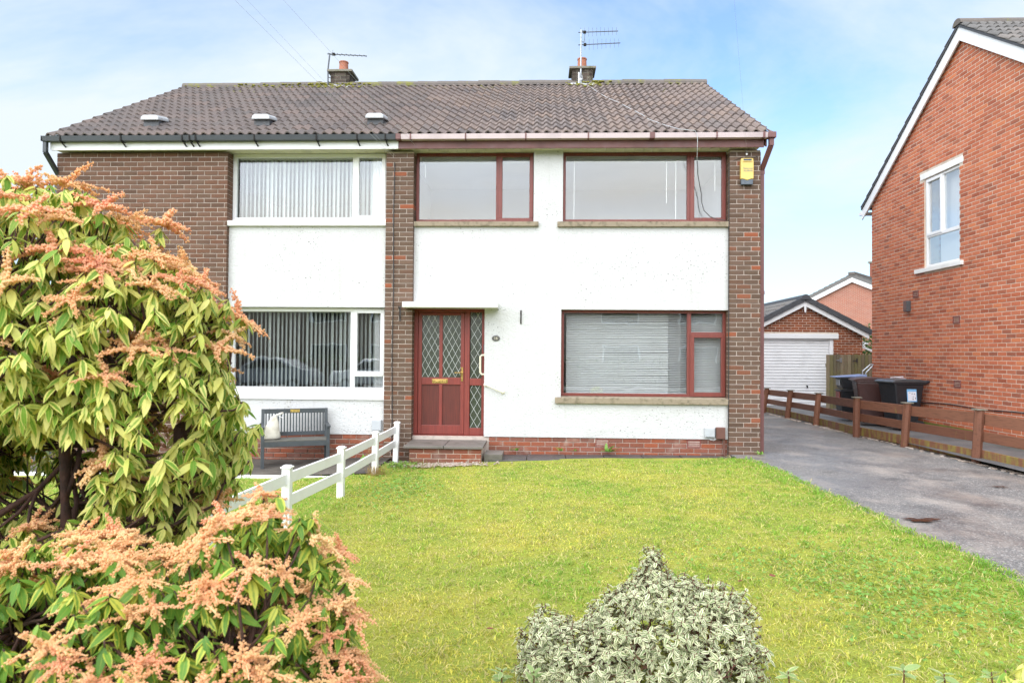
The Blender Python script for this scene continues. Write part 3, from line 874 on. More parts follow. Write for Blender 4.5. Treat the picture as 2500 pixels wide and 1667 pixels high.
# body
MB().grid_wall(-2.04, 2.992, 0.225, 4.83, 0.08, 0.30,
               [(-2.05, -0.884, 0.15, 2.285), (0.347, 3.0, 0.85, 2.272), (-2.05, -0.108, 3.675, 4.9), (0.362, 3.0, 3.675, 4.9)]).build("render_wall", M['render'], RH)
wl = MB()
wl.box(2.996, 3.470, 0.008, 0.30, -0.25, 4.80)
wl.box(-2.482, -2.047, 0.008, 0.30, -0.30, 4.80)
wl.box(-2.047, 2.996, 0.103, 0.30, -0.30, 0.2245)
wl.build("wall", M['mortar_pale'], RH)
gp = [(3.19, 0.30, -0.25), (3.19, 8.0, -0.25), (3.19, 8.0, 4.8), (3.19, 4.03, 7.28), (3.19, 0.30, 5.15)]
MB().prism(gp, (0.28, 0, 0)).build("gable_wall", M['wall_brown'], RH)
MB().box(-2.26, 3.19, 7.75, 8.0, -0.25, 4.85).build("rear_wall", M['wall_brown'], RH)
bk = Bricks(RH, M['brick_brown_red'], 300)
bk.lay(2.990, 3.476, -0.025, 4.80, 0.0, deepL=0.19, deepR=0.10, pri=lambda c: 0, off=0.0)
bk.lay(-2.490, -2.041, -0.175, 4.80, 0.0, deepL=0.10, deepR=0.19, pri=lambda c: 1 if c[2] > 0.15 else 5)
bk.finish()
bp = Bricks(RH, M['brick_red'], 300, name="plinth_brick")
bp.lay(-0.80, 2.985, 0.0 - 0.075, 0.225, 0.093, holes=[(0.90, 1.125, 0.075, 0.225), (2.35, 2.575, 0.075, 0.225)], pri=lambda c: 0)
bp.finish()
for xa in (0.905, 2.355):
    av = MB().frame(xa, xa + 0.215, 0.092, 0.14, 0.08, 0.22, 0.012).build("air_brick", M['vent_red'], RH)
    MB().box(xa + .006, xa + .209, 0.139, 0.15, 0.086, 0.214).build("vent_back", M['void'], av)
    for k in range(4):
        MB().box(xa + .012, xa + .203, 0.096, 0.13, 0.1 + k * 0.03, 0.113 + k * 0.03).build("louvre", M['vent_red'], av)
# rooms
room(RH, -2.20, 0.10, 0.301, 2.7, 2.66, 4.83, M['room'])
room(RH, 0.14, 3.16, 0.301, 2.8, 2.66, 4.83, M['room'])
room(RH, -0.70, 3.16, 0.301, 4.6, 0.21, 2.56, M['room'])
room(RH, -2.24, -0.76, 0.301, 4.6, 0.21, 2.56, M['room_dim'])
# windows
window(RH, -2.035, -0.112, 3.695, 4.829, 0.20, M['mahogany'],
       {'bars': [(-0.725, -0.672, 3.74, 4.784)], 'panes': [(-1.99, -0.725, 3.74, 4.784)]}, [(-0.682, -0.118, 3.70, 4.824, 0.062)], M['glass_upper'])
window(RH, 0.366, 2.988, 3.695, 4.829, 0.20, M['mahogany'],
       {'bars': [(2.365, 2.425, 3.74, 4.784)], 'panes': [(0.411, 2.365, 3.74, 4.784)]}, [(2.412, 2.982, 3.70, 4.824, 0.066)], M['glass_upper'])
window(RH, 0.351, 2.988, 0.884, 2.27, 0.20, M['mahogany'],
       {'bars': [(2.375, 2.437, 0.929, 2.225), (2.437, 2.943, 1.87, 1.925)], 'panes': [(0.396, 2.375, 0.929, 2.225), (2.437, 2.943, 1.925, 2.225)]}, [(2.418, 2.978, 0.892, 1.90, 0.066)], M['glass'])
for a, b, z0, zt in ((-2.038, -0.028, 3.60, 3.695), (0.275, 2.985, 3.592, 3.695), (0.255, 2.99, 0.772, 0.884)):
    MB().prism([(a, 0.018, z0), (a, 0.015, zt - .022), (a, 0.23, zt), (a, 0.23, z0)], (b - a, 0, 0)).build("sill", M['concrete_sill'], RH, bevel=0.006)
# fascia, soffit, gutter, downpipe
MB().box(-2.262, 3.478, -0.150, -0.128, 4.800, 4.935).build("fascia", M['brown_trim'], RH, bevel=0.004)
soffit(RH, -2.25, 3.45, -0.127, 0.195, 4.832)
clips = [(-2.05, 0.02), (-1.18, 0.02), (-0.235, 0.02), (0.74, 0.02), (1.73, 0.075), (2.72, 0.02), (3.44, 0.03)]
gutter(RH, -2.21, 3.50, M['brown_gutter'], M['brown_trim'], clips)
MB().box(-2.285, -2.205, -0.276, -0.152, 4.918, 5.004).build("gutter_joint", M['brown_trim'], RH, bevel=0.004)
dp = MB()
dp.box(3.506, 3.625, -0.280, -0.150, 4.915, 5.006)
dp.build("gutter_outlet", M['brown_trim'], RH, bevel=0.008)
dn = MB()
dn.box(3.530, 3.600, -0.245, -0.175, 4.800, 4.914)
dn.beam((3.565, -0.21, 4.815), (3.512, 0.075, 4.50), 0.066, 0.066, (1, 0, 0))
dn.box(3.482, 3.546, 0.05, 0.112, 0.02, 4.50)
dnp = dn.build("downpipe", M['brown_trim'], RH, bevel=0.006)
for zz_ in (4.46, 2.55, 0.9):
    MB().box(3.477, 3.552, 0.044, 0.118, zz_ - .03, zz_ + .03).build("pipe_clip", M['brown_trim'], dnp)
rfR = house_roof(RH, -2.268, 3.582, 19, M['tile'])
# bargeboard at the right verge
MB().prism([(3.50, -0.14, 4.93), (3.50, 4.03, 7.335), (3.50, 8.2, 4.93), (3.50, 8.2, 4.80), (3.50, 4.03, 7.19), (3.50, -0.14, 4.81)], (0.022, 0, 0)).build("bargeboard", M['brown_trim'], RH)

def chimney(par, xc, yc, w, dpt, z0, z1, pot):
    ch = MB().box(xc - w / 2 + .006, xc + w / 2 - .006, yc - dpt / 2 + .006, yc + dpt / 2 - .006, z0, z1).build("chimney", M['cap'], par)
    n = int((z1 - z0) / 0.075)
    for r in range(n):
        zc = z1 - (r + .5) * 0.075
        for (a, b) in ([(0, .215), (.225, w)] if r % 2 else [(0, .1), (.11, .325), (.335, w)]):
            piece("brick", brick_mesh(round((b - a) / .0025) * .0025, 0.065, 0.09, M['chimney_brick']), ch, (xc - w / 2 + (a + b) / 2, yc - dpt / 2, zc))
        for (a, b) in ([(0, .1), (.11, .325), (.335, dpt)] if r % 2 else [(0, .215), (.225, dpt)]):
            L = round((b - a) / .0025) * .0025
            piece("brick", brick_mesh(L, 0.065, 0.09, M['chimney_brick']), ch, (xc + w / 2, yc - dpt / 2 + (a + b) / 2, zc), (0, 0, math.pi / 2))
            piece("brick", brick_mesh(L, 0.065, 0.09, M['chimney_brick']), ch, (xc - w / 2, yc - dpt / 2 + (a + b) / 2, zc), (0, 0, -math.pi / 2))
    cp = MB().box(xc - w / 2 - .065, xc + w / 2 + .065, yc - dpt / 2 - .06, yc + dpt / 2 + .06, z1 + .001, z1 + .05).build("chimney_cap", M['cap'], ch, bevel=0.006)
    soft(MB().lathe([(0.115, 0.05), (0.105, 0.09), (0.095, 0.28), (0.105, 0.285), (0.105, 0.31), (0.08, 0.31), (0.075, 0.12)], 18, (xc + pot, yc - 0.02, z1)).build("chimney_pot", M['terracotta'], ch))
    # lead flashing
    MB().prism([(xc - w / 2 - .03, yc - dpt / 2 - .02, z0 + .12), (xc + w / 2 + .03, yc - dpt / 2 - .02, z0 + .12), (xc + w / 2 + .05, yc - dpt / 2 - .10, z0 + .02), (xc - w / 2 - .05, yc - dpt / 2 - .10, z0 + .02)], (0, 0.012, 0.012)).build("flashing", M['box_grey'], ch)
    return ch
chimney(RH, 0.90, 4.16, 0.45, 0.45, 7.33, 7.755, 0.0)

# door, side light and frame
dr = MB()
dr.box(-2.050, -1.985, 0.20, 0.27, 0.232, 2.285); dr.box(-1.985, -0.887, 0.20, 0.27, 2.225, 2.285)
dr.box(-1.215, -1.132, 0.195, 0.27, 0.232, 2.225)
dr.box(-0.935, -0.887, 0.20, 0.27, 0.232, 2.225)
dr.box(-1.132, -0.935, 0.203, 0.268, 1.035, 1.15); dr.box(-1.132, -0.935, 0.203, 0.268, 0.232, 0.345)
dr.build("door_frame", M['door_red'], RH, bevel=0.006)
MB().box(-2.050, -0.887, 0.13, 0.27, 0.205, 0.2315).build("threshold", M['door_red'], RH, bevel=0.005)
sl = MB().box(-1.125, -0.94, 0.235, 0.245, 1.14, 2.228).build("side_light", M['glass_obscure'], RH)
leaded(sl, -1.122, -0.943, 1.152, 2.222, 0.232)
sl2 = MB().box(-1.125, -0.94, 0.235, 0.245, 0.34, 1.038).build("side_light", M['glass_obscure'], RH)
leaded(sl2, -1.122, -0.943, 0.347, 1.033, 0.232)
door = MB()
x0, x1, z0, z1, yd = -1.980, -1.220, 0.236, 2.220, 0.212
st = 0.062
door.box(x0, x0 + st, yd, yd + .05, z0, z1); door.box(x1 - st, x1, yd, yd + .05, z0, z1)
door.box(x0 + st, x1 - st, yd, yd + .05, z1 - 0.045, z1); door.box(x0 + st, x1 - st, yd, yd + .05, z0, z0 + 0.15)
door.box(x0 + st, x1 - st, yd, yd + .05, 1.042, 1.162)
door.box(-1.634, -1.578, yd + .002, yd + .05, 1.162, z1 - .045); door.box(-1.634, -1.578, yd + .002, yd + .05, z0 + .15, 1.042)
dO = door.build("door", M['door_red'], RH, bevel=0.006)
for a, b in ((x0 + st, -1.634), (-1.578, x1 - st)):
    MB().box(a, b, yd + .022, yd + .03, z0 + .15, 1.042).build("door_panel", M['door_panel'], dO)
    MB().box(a, b, yd + .024, yd + .03, 1.162, z1 - .045).build("door_pane", M['glass_obscure'], dO)
    leaded(dO, a + .002, b - .002, 1.166, z1 - .05, yd + .021, 0.103, 0.192)
lb = MB(); lb.box(-1.745, -1.49, yd - .008, yd - .0005, 1.066, 1.134); lb.box(-1.728, -1.507, yd - .014, yd - .0085, 1.080, 1.116)
lb.build("letterbox", M['brass'], dO, bevel=0.003)
hn = MB(); hn.box(-1.272, -1.240, yd - .008, yd - .0005, 1.10, 1.33); hn.tube([(-1.256, yd - .008, 1.245), (-1.256, yd - .05, 1.245), (-1.275, yd - .055, 1.245), (-1.37, yd - .052, 1.242)], 0.010, 8)
hn.build("door_handle", M['brass'], dO)
cn = MB().box(-2.150, -0.655, -0.30, 0.078, 2.272, 2.358).build("canopy", M['white_paint'], RH, bevel=0.006)
# doorstep of two slabs on a low brick base
ds = MB()
ds.box(-1.95, -0.87, -0.60, 0.10, -0.2, 0.120)
dso = ds.build("doorstep", M['mortar_buff'], RH)
for a, b in ((-2.035, -1.432), (-1.424, -0.835)):
    MB().box(a, b, -0.655, 0.128, 0.122, 0.165).build("step_slab", M['slab'], dso, bevel=0.006)
for r in range(3):
    xx = -1.956 - (0.11 if r % 2 else 0)
    while xx < -0.87:
        a, b = max(xx, -1.956), min(xx + .215, -0.865)
        if b - a > .04: piece("step_brick", brick_mesh(round((b - a) / .0025) * .0025, .065, .05, M['brick_red']), dso, ((a + b) / 2, -0.608, 0.08 - r * .075))
        xx += .225
MB().box(-0.83, -0.55, -0.50, -0.05, -0.10, 0.03).build("step_slab", M['slab'], dso, bevel=0.006)

# ------------------------------------------------------------------ the left half of the pair
LH = thing("semi_detached_house", "left half of the semi-detached pair, brown brick bay with white window frames and charcoal gutter", "house", (-5.2, 0.0, -0.2))
for za, zb in ((0.235, 0.79), (2.29, 3.675)):
    MB().box(-5.098, -2.488, 0.08, 0.30, za, zb).build("render_panel", M['render'], LH)
wl = MB()
wl.box(-7.950, -5.102, 0.008, 0.30, -0.35, 4.80)
wl.box(-5.098, -2.484, 0.103, 0.30, -0.35, 0.2345)
wl.build("wall", M['mortar_pale'], LH)
gp = [(-7.95, 0.30, -0.35), (-7.95, 8.0, -0.35), (-7.95, 8.0, 4.8), (-7.95, 4.03, 7.28), (-7.95, 0.30, 5.15)]
MB().prism(gp, (0.28, 0, 0)).build("gable_wall", M['wall_brown'], LH)
MB().box(-7.67, -2.27, 7.75, 8.0, -0.3, 4.85).build("rear_wall", M['wall_brown'], LH)
bk = Bricks(LH, M['brick_brown'], 300)
def seen_left(c):
    lim = 2.35 + (-5.1 - c[0]) * 0.72
    return 0 if c[2] > lim else 1 + (lim - c[2])
bk.lay(-7.957, -5.095, -0.225, 4.80, 0.0, deepL=0.1, deepR=0.19, pri=seen_left)
bk.finish()
bp = Bricks(LH, M['brick_red'], 300, name="plinth_brick")
bp.lay(-5.095, -2.495, -0.24, 0.235, 0.088, pri=lambda c: 0, course=0.0790)
bp.finish()
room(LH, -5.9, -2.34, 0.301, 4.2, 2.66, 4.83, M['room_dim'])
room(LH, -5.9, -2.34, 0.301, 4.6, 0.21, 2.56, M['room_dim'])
window(LH, -5.094, -2.492, 3.715, 4.829, 0.20, M['white_pvc'],
       {'bars': [(-3.092, -3.02, 3.775, 4.785)], 'panes': [(-5.03, -3.092, 3.775, 4.785)]}, [(-3.045, -2.545, 3.745, 4.82, 0.06)], M['glass_upper'], 0.06)
window(LH, -5.094, -2.492, 0.925, 2.285, 0.20, M['white_pvc'],
       {'bars': [(-3.098, -3.025, 0.985, 2.225), (-3.025, -2.552, 1.165, 1.215)], 'panes': [(-5.034, -3.098, 0.985, 2.225), (-3.025, -2.552, 0.985, 1.165)]}, [(-3.045, -2.54, 1.19, 2.262, 0.06)], M['glass'], 0.06)
MB().box(-5.094, -2.492, 0.05, 0.30, 0.79, 0.924).build("sill", M['white_pvc'], LH, bevel=0.006)
MB().prism([(-5.11, 0.015, 3.607), (-5.11, 0.013, 3.69), (-5.11, 0.24, 3.712), (-5.11, 0.24, 3.607)], (2.618, 0, 0)).build("sill", M['white_paint'], LH, bevel=0.006)
MB().box(-7.955, -2.266, -0.150, -0.128, 4.800, 4.935).build("fascia", M['white_pvc'], LH, bevel=0.004)
soffit(LH, -7.95, -2.26, -0.127, 0.195, 4.832)
gutter(LH, -8.03, -2.290, M['black_gutter'], M['void'], [(-7.72, .02), (-6.72, .02), (-5.72, .02), (-5.60, .02), (-5.5, .02), (-4.55, .02), (-3.55, .02), (-2.9, .02), (-2.45, .02)], True)
dn = MB()
dn.box(-8.025, -7.965, -0.245, -0.185, 4.74, 4.914); dn.beam((-7.995, -0.215, 4.75), (-7.95, 0.06, 4.42), 0.062, 0.062, (1, 0, 0)); dn.box(-8.02, -7.96, 0.03, 0.09, -0.2, 4.43)
dn.build("downpipe", M['black_gutter'], LH, bevel=0.006)
rfL = house_roof(LH, -7.985, -2.272, 19, M['tile_left'])
MB().prism([(-7.955, -0.14, 4.93), (-7.955, 4.03, 7.335), (-7.955, 8.2, 4.93), (-7.955, 8.2, 4.80), (-7.955, 4.03, 7.19), (-7.955, -0.14, 4.81)], (-0.02, 0, 0)).build("bargeboard", M['white_pvc'], LH)
chimney(LH, -4.44, 4.16, 0.43, 0.45, 7.33, 7.735, 0.02)
# three grey roof vents and a small pipe cap behind the ridge
for vx, up_ in ((-6.56, 0.66), (-4.67, 0.67), (-2.76, 0.69)):
    q = EAVE + SL * up_
    rv = MB().box(vx - .13, vx + .13, q.y - .05, q.y + .2, q.z + 0.02, q.z + 0.125).build("roof_vent", M['vent_dark'], LH)
    hd = MB()
    prof = [(-.155, 0.125), (-.15, .175), (-.11, .21), (.11, .21), (.15, .175), (.155, .125)]
    hd.prism([(vx + a, q.y - .11, q.z + b - .015) for a, b in prof], (0, 0.34, 0.075))
    hd.build("vent_hood", M['vent_grey'], rv, bevel=0.012)
    MB().box(vx - .2, vx + .2, q.y + .1, q.y + .32, q.z + 0.06, q.z + 0.075).build("vent_flange", M['vent_grey'], rv)
rv = MB().lathe([(.05, 0), (.05, .16), (.075, .16), (.075, .20), (.02, .21)], 12, (-4.98, 4.2, 7.42)).build("vent_pipe", M['cap'], LH)
MB().box(-2.275, -2.255, 0.02, 0.08, 0, 0.01)
# moss on the roof near the chimneys
def moss(cx0, cx1, n, name_par, rows=3, dens=1.0):
    mb = MB()
    for i in range(n):
        x = max(cx0, min(cx1, random.gauss((cx0 + cx1) / 2, (cx1 - cx0) / 4)))
        s_ = SLEN - abs(random.gauss(0, 0.16)) * rows / 3 - 0.05
        q = EAVE + SL * s_ + SN * 0.045
        r_ = random.uniform(.015, .045)
        if random.random() < .3: q = Vector((0, EAVE.y + 4.25 - 0.11 - .02 * random.random(), EAVE.z + 2.45 + 0.045 * random.random()))
        mb.lathe([(r_ * .3, -.01), (r_, 0), (r_ * .8, r_ * .4), (r_ * .25, r_ * .6)], 6, (x, q.y, q.z))
    mb.build("moss", M['moss'], name_par, kind="stuff")
M['moss'] = simple("yellow green roof moss", (0.21, 0.20, 0.03), 0.95, 0.4, 20, 0.5, 90)
moss(0.55, 1.5, 70, RH); moss(-5.6, -3.7, 120, LH); moss(-7.9, -5.0, 60, LH, 1)

# ------------------------------------------------------------------ the red brick house on the right
WX = 7.79
BH = thing("red_brick_house", "tall orange red brick gable house standing beyond the brown rail fence", "house", (WX, 1.95, 0.0))
PY, EZ, PZ = 1.95, 5.12, 7.52           # ridge y, eave z, ridge z
Y0, Y1 = -1.55, 5.455
HW = (2.10, 3.262, 3.345, 5.155)        # window opening in y, z
def gable_z(y): return EZ + (PZ - EZ) * (1 - abs(y - PY) / (Y1 - PY))
# mortar backing around the opening (columns of prisms so the gable follows the roof)
wl = MB()
xf, xb = WX + 0.0045, WX + 0.30
def gcol(ya, yb, z0, top=True):
    ys = [ya] + ([PY] if ya < PY < yb else []) + [yb]
    pts = [(xf, ya, z0), (xf, yb, z0)] + [(xf, yy, gable_z(yy) - .02) for yy in ys[::-1]]
    wl.prism(pts, (xb - xf, 0, 0))
gcol(Y0 + .006, HW[0] - .0, -0.2); gcol(HW[1], Y1 - .006, -0.2)
gcol(HW[0], HW[1], HW[3] + .0)
wl.box(xf, xb, HW[0], HW[1], -0.2, HW[2])
wl.build("wall", M['mortar_buff'], BH)
MB().box(WX + .052, WX + 9, Y0 - .012, Y0 + .004, -0.2, EZ).box(WX + .193, WX + 9, Y1 - .004, Y1 + .012, -0.2, EZ).build("side_wall", M['wall_orange'], BH)
bk = Bricks(BH, M['brick_orange'], 300)
def bh_pri(c):
    y, z = c[1], c[2]
    if y < 0.36 or z < 0.35: return 50
    return y + 0.0 * z
n = int((PZ + 0.2) / 0.075)
hole = (HW[0], HW[1], HW[2] - 0.09, HW[3] + 0.125)
for r in range(n):
    zc = -0.0 + (r + .5) * 0.075
    half = (Y1 - PY) if zc < EZ else (Y1 - PY) * (1 - (zc + .03 - EZ) / (PZ - EZ))
    if half < 0.12: break
    ya, yb = PY - half, PY + half
    if zc < EZ: ya, yb = Y0, Y1
    off = (0.1125 if r % 2 else 0)
    k = int((ya - Y1) / 0.225) - 2
    while True:
        a = Y1 - off - (k + 1) * 0.225; 
        k += 1
        if k > 400: break
        b = a + 0.215
        if b < ya: break
        if a > yb: continue
        lo, hi = max(a, ya), min(b, yb)
        if hi - lo < 0.03: continue
        hs = [(-1e9, 1e9)]
        segs = [(lo, hi)]
        for hy0, hy1, hz0, hz1 in (hole, (1.99, 3.40, 5.155, 5.28), (2.07, 2.29, .985, 1.115), (2.09, 2.31, 2.185, 2.315), (3.47, 3.69, 2.785, 2.915)):
            if hz0 - .02 < zc < hz1 + .02:
                ns = []
                for p, q in segs:
                    if q <= hy0 or p >= hy1: ns.append((p, q)); continue
                    if p < hy0 - .02: ns.append((p, hy0))
                    if q > hy1 + .02: ns.append((hy1, q))
                segs = ns
        for p, q in segs:
            if q - p < .03: continue
            cy = (p + q) / 2
            bk.add((WX + random.uniform(-.0015, .002), cy, zc), round((q - p) / .0025) * .0025, 0.19 if abs(q - Y1) < 1e-6 or abs(p - HW[1]) < .01 else 0.05, -math.pi / 2, bh_pri((WX, cy, zc)))
bk.finish()
w = MB()
def xwin(mb, ya, yb, za, zb, xa, xb_, t):
    mb.box(xa, xb_, ya, yb, zb - t, zb); mb.box(xa, xb_, ya, yb, za, za + t); mb.box(xa, xb_, ya, ya + t, za + t, zb - t); mb.box(xa, xb_, yb - t, yb, za + t, zb - t)
xwin(w, HW[0], HW[1], HW[2], HW[3], WX + .035, WX + .105, 0.055)
w.box(WX + .035, WX + .105, HW[0] + .055, HW[1] - .055, 3.95, 4.02)
w.box(WX + .035, WX + .105, 2.66, 2.72, 4.02, HW[3] - .055)
wn_ = w.build("window", M['white_pvc'], BH, bevel=0.005)
s_ = MB(); xwin(s_, 2.70, HW[1] - .03, 3.985, HW[3] - .03, WX + .02, WX + .085, 0.055); s_.build("sash", M['white_pvc'], wn_, bevel=0.004)
for a, b, c, d in ((HW[0] + .05, HW[1] - .05, HW[2] + .05, 3.955), (HW[0] + .05, 2.665, 4.015, HW[3] - .05), (2.75, HW[1] - .08, 4.035, HW[3] - .08)):
    MB().box(WX + .06, WX + .065, a, b, c, d).build("pane", M['glass'], wn_)
MB().box(WX - .006, WX + .2, 1.99, 3.40, 5.156, 5.278).build("lintel", M['white_paint'], BH, bevel=0.005)
MB().box(WX - .05, WX + .2, 1.98, 3.55, 3.258, 3.344).build("sill", M['white_paint'], BH, bevel=0.006)
bl = MB()
bl.box(WX + .2, WX + .21, HW[0] + .02, HW[1] - .22, HW[2] + .03, HW[3] - .03)
tag(bl.build("roller_blind", M['net'], None), "white roller blind drawn down inside the gable window of the red brick house", "blind")
mb = MB(); mb.add([(WX + 2, 0, 2.6), (WX + 2, 5.2, 2.6), (WX + 2, 5.2, 5.0), (WX + 2, 0, 5.0)], [(0, 1, 2, 3)])
mb.build("room", M['room'], BH)
for (cy, cz) in ((2.18, 1.05), (2.20, 2.25), (3.58, 2.85)):
    av = MB(); xwin(av, cy - .107, cy + .107, cz - .07, cz + .07, WX - .006, WX + .05, .012); av = av.build("air_brick", M['vent_red'], BH)
    MB().box(WX + .045, WX + .055, cy - .1, cy + .1, cz - .06, cz + .06).build("vent_back", M['void'], av)
    for k in range(4): MB().box(WX - .004, WX + .03, cy - .095, cy + .095, cz - .052 + k * .03, cz - .038 + k * .03).build("louvre", M['vent_red'], av)
fv = MB().box(WX - .09, WX - .001, 3.76, 3.90, 2.50, 2.73).build("flue_vent", M['vent_dark'], BH, bevel=0.01)
MB().box(WX - .096, WX - .0905, 3.775, 3.885, 2.515, 2.715).build("vent_grille", M['box_brown'], fv)
# white bargeboards, verge and roof
sl_ = (PZ - EZ) / (Y1 - PY)
def vz(y, o): return PZ + o - abs(y - PY) * sl_
for sgn, nm in ((1, "bargeboard"), (-1, "bargeboard")):
    ye = PY + sgn * (Y1 - PY + 0.30)
    MB().prism([(WX - .085, PY, PZ + .13), (WX - .085, ye, vz(ye, .13)), (WX - .085, ye, vz(ye, -.10)), (WX - .085, PY, PZ - .12)], (0.025, 0, 0)).build(nm, M['white_pvc'], BH)
    MB().prism([(WX - .06, PY, PZ + .01), (WX - .06, ye, vz(ye, .01)), (WX - .06, ye, vz(ye, -.01)), (WX - .06, PY, PZ - .01)], (0.066, 0, 0)).build("verge_soffit", M['white_pvc'], BH)
    rp = MB().prism([(WX - .11, PY, PZ + .18), (WX - .11, ye, vz(ye, .18)), (WX - .11, ye, vz(ye, .135)), (WX - .11, PY, PZ + .135)], (9, 0, 0)).build("roof", M['verge_dark'], BH)
    if sgn < 0:
        th2 = math.atan(sl_); me = tile_mesh(0.30, 0.40, M['tile_grey'])
        L2 = (Y1 - PY + .30) / math.cos(th2); n2 = int(L2 / .33)
        for r in range(n2):
            for c in range(9):
                s__ = L2 - 0.01 - (n2 - r) * .33 + .0
                q = (WX - .115 + c * .30, ye + s__ * math.cos(th2), vz(ye, .18) + s__ * math.sin(th2) + .012)
                piece("roof_tile", me, rp, q, (th2 - .01 + random.uniform(-.006, .006), 0, 0))
    else:
        th2 = math.atan(sl_); me = tile_mesh(0.30, 0.40, M['tile_grey'])
        L2 = (Y1 - PY + .30) / math.cos(th2); n2 = int(L2 / .33)
        for r in range(n2):
            s__ = r * L2 / (n2 + .4)
            q = (WX - .115 + .3, ye - s__ * math.cos(th2), vz(ye, .18) + s__ * math.sin(th2) + .012)
            for c in range(2):
                piece("roof_tile", me, rp, (q[0] + c * .30, q[1], q[2]), (th2 - .01, 0, math.pi))
    gt = MB().box(WX - .11, WX + 9, ye - .05 + sgn * .06, ye + .05 + sgn * .06, vz(ye, .02), vz(ye, .09)).build("gutter", M['white_pvc'], BH)
vs, fs = [], []
mb = MB()
for xx in (0, .45):
    for k in range(9):
        a = math.pi * k / 8
        vs.append((xx, -.13 * math.cos(a), .12 * math.sin(a)))
for k in range(8): fs.append((k, 9 + k, 10 + k, k + 1))
fs.append(tuple(range(9)))
mb.add(vs, fs); me = mb.mesh("ridge_tile", M['ridge'])
for i in range(8): piece("ridge_tile", me, rp, (WX - .13 + i * .45, PY, PZ + .155), (0, random.uniform(-.01, .01), 0))
# long black cable clipped along the foot of the gable
tag(MB().tube([(WX - .012, y, 0.655 + .012 * math.sin(y * 3.3) - .003 * y) for y in lin(5.3, -1.4, 40)], 0.010, 6).build("cable", M['cable_black'], None), "black cable running along the foot of the orange red brick gable", "cable")
M['moss_band'] = simple("green algae", (0.17, 0.18, 0.03), 0.95, 0.5, 7, 0.4, 60, dirtcol=(0.10, 0.07, 0.035))
MB().box(WX - .008, WX + .05, Y0, Y1, 0.06, 0.175).box(WX - .006, WX + .05, Y0, Y1, 0.18, 0.245).build("mossy_course", M['moss_band'], BH)

# ------------------------------------------------------------------ garage
GY, GX = 9.65, 7.81
GA = thing("garage", "small brick garage with white up and over door and dark tiled gable roof", "garage", (GX, GY, 0.02))
hw, ez, pz = 1.71, 2.17, 3.05
dL, dR, dT = 6.52, 8.69, 2.06
wl = MB()
yf, yb_ = GY + .005, GY + .25
wl.box(GX - hw + .006, dL, yf, yb_, -.1, dT); wl.box(dR, GX + hw - .006, yf, yb_, -.1, dT)
wl.prism([(GX - hw + .006, yf, dT), (GX + hw - .006, yf, dT), (GX + hw - .006, yf, ez), (GX, yf, pz), (GX - hw + .006, yf, ez)], (0, .24, 0))
MB().box(GX - hw - .004, GX - hw + .2, yb_ + .001, GY + 5.5, -.1, ez).box(GX + hw - .2, GX + hw + .004, yb_ + .001, GY + 5.5, -.1, ez).box(GX - hw + .2, GX + hw - .2, GY + 5.3, GY + 5.5, -.1, ez).build('side_wall', M['wall_garage'], GA)
wl.build("wall", M['mortar_buff'], GA)
bk = Bricks(GA, M['brick_garage'], 300)
for r in range(41):
    zc = .0 + (r + .5) * .075
    half = hw if zc < ez else hw * (1 - (zc + .03 - ez) / (pz - ez))
    if half < .1: break
    k = 0
    a = GX - hw + (0 if r % 2 else -.1125)
    while a < GX + hw:
        p, q = max(a, GX - half), min(a + .215, GX + half)
        a += .225
        segs = [(p, q)]
        if zc < 2.22:
            segs = []
            if p < dL: segs.append((p, min(q, dL)))
            if q > dR: segs.append((max(p, dR), q))
            if 2.06 < zc < 2.22:
                segs = [s for s in ([(p, min(q, 6.40))] if p < 6.40 else []) + ([(max(p, 8.82), q)] if q > 8.82 else [])]
        for u, v in segs:
            if v - u > .03: bk.add(((u + v) / 2, GY + random.uniform(-.002, .002), zc), round((v - u) / .0025) * .0025, .05, 0, abs(zc - 2.5) if u > 6 else 9)
bk.finish()
MB().box(6.40, 8.82, GY - .03, GY + .2, 2.06, 2.205).build("lintel", M['white_pvc'], GA, bevel=0.005)
gf = MB(); gf.box(dL, dL + .09, GY + .03, GY + .12, .05, dT); gf.box(dR - .11, dR, GY + .03, GY + .12, .05, dT); gf.box(dL + .09, dR - .11, GY + .03, GY + .12, dT - .05, dT)
gf.build("door_frame", M['garage_white'], GA, bevel=0.004)
gd = MB().box(dL + .095, dR - .115, GY + .085, GY + .10, .06, dT - .055).build("garage_door", M['box_grey'], GA)
nS = 22
hS = (dT - .055 - .07) / nS
me = MB().prism([(0, .0, .004), (0, -.016, .012), (0, -.020, hS * .5), (0, -.016, hS - .012), (0, 0, hS - .004)], (dR - dL - .214, 0, 0)).mesh("door_rib", M['garage_white'])
for i in range(nS): piece("door_rib", me, gd, (dL + .097, GY + .0845, .065 + i * hS))
MB().tube([(7.93, GY + .06, .66), (7.93, GY + .02, .66), (7.93, GY + .01, .60)], .022, 8).build("door_handle", M['void'], gd)
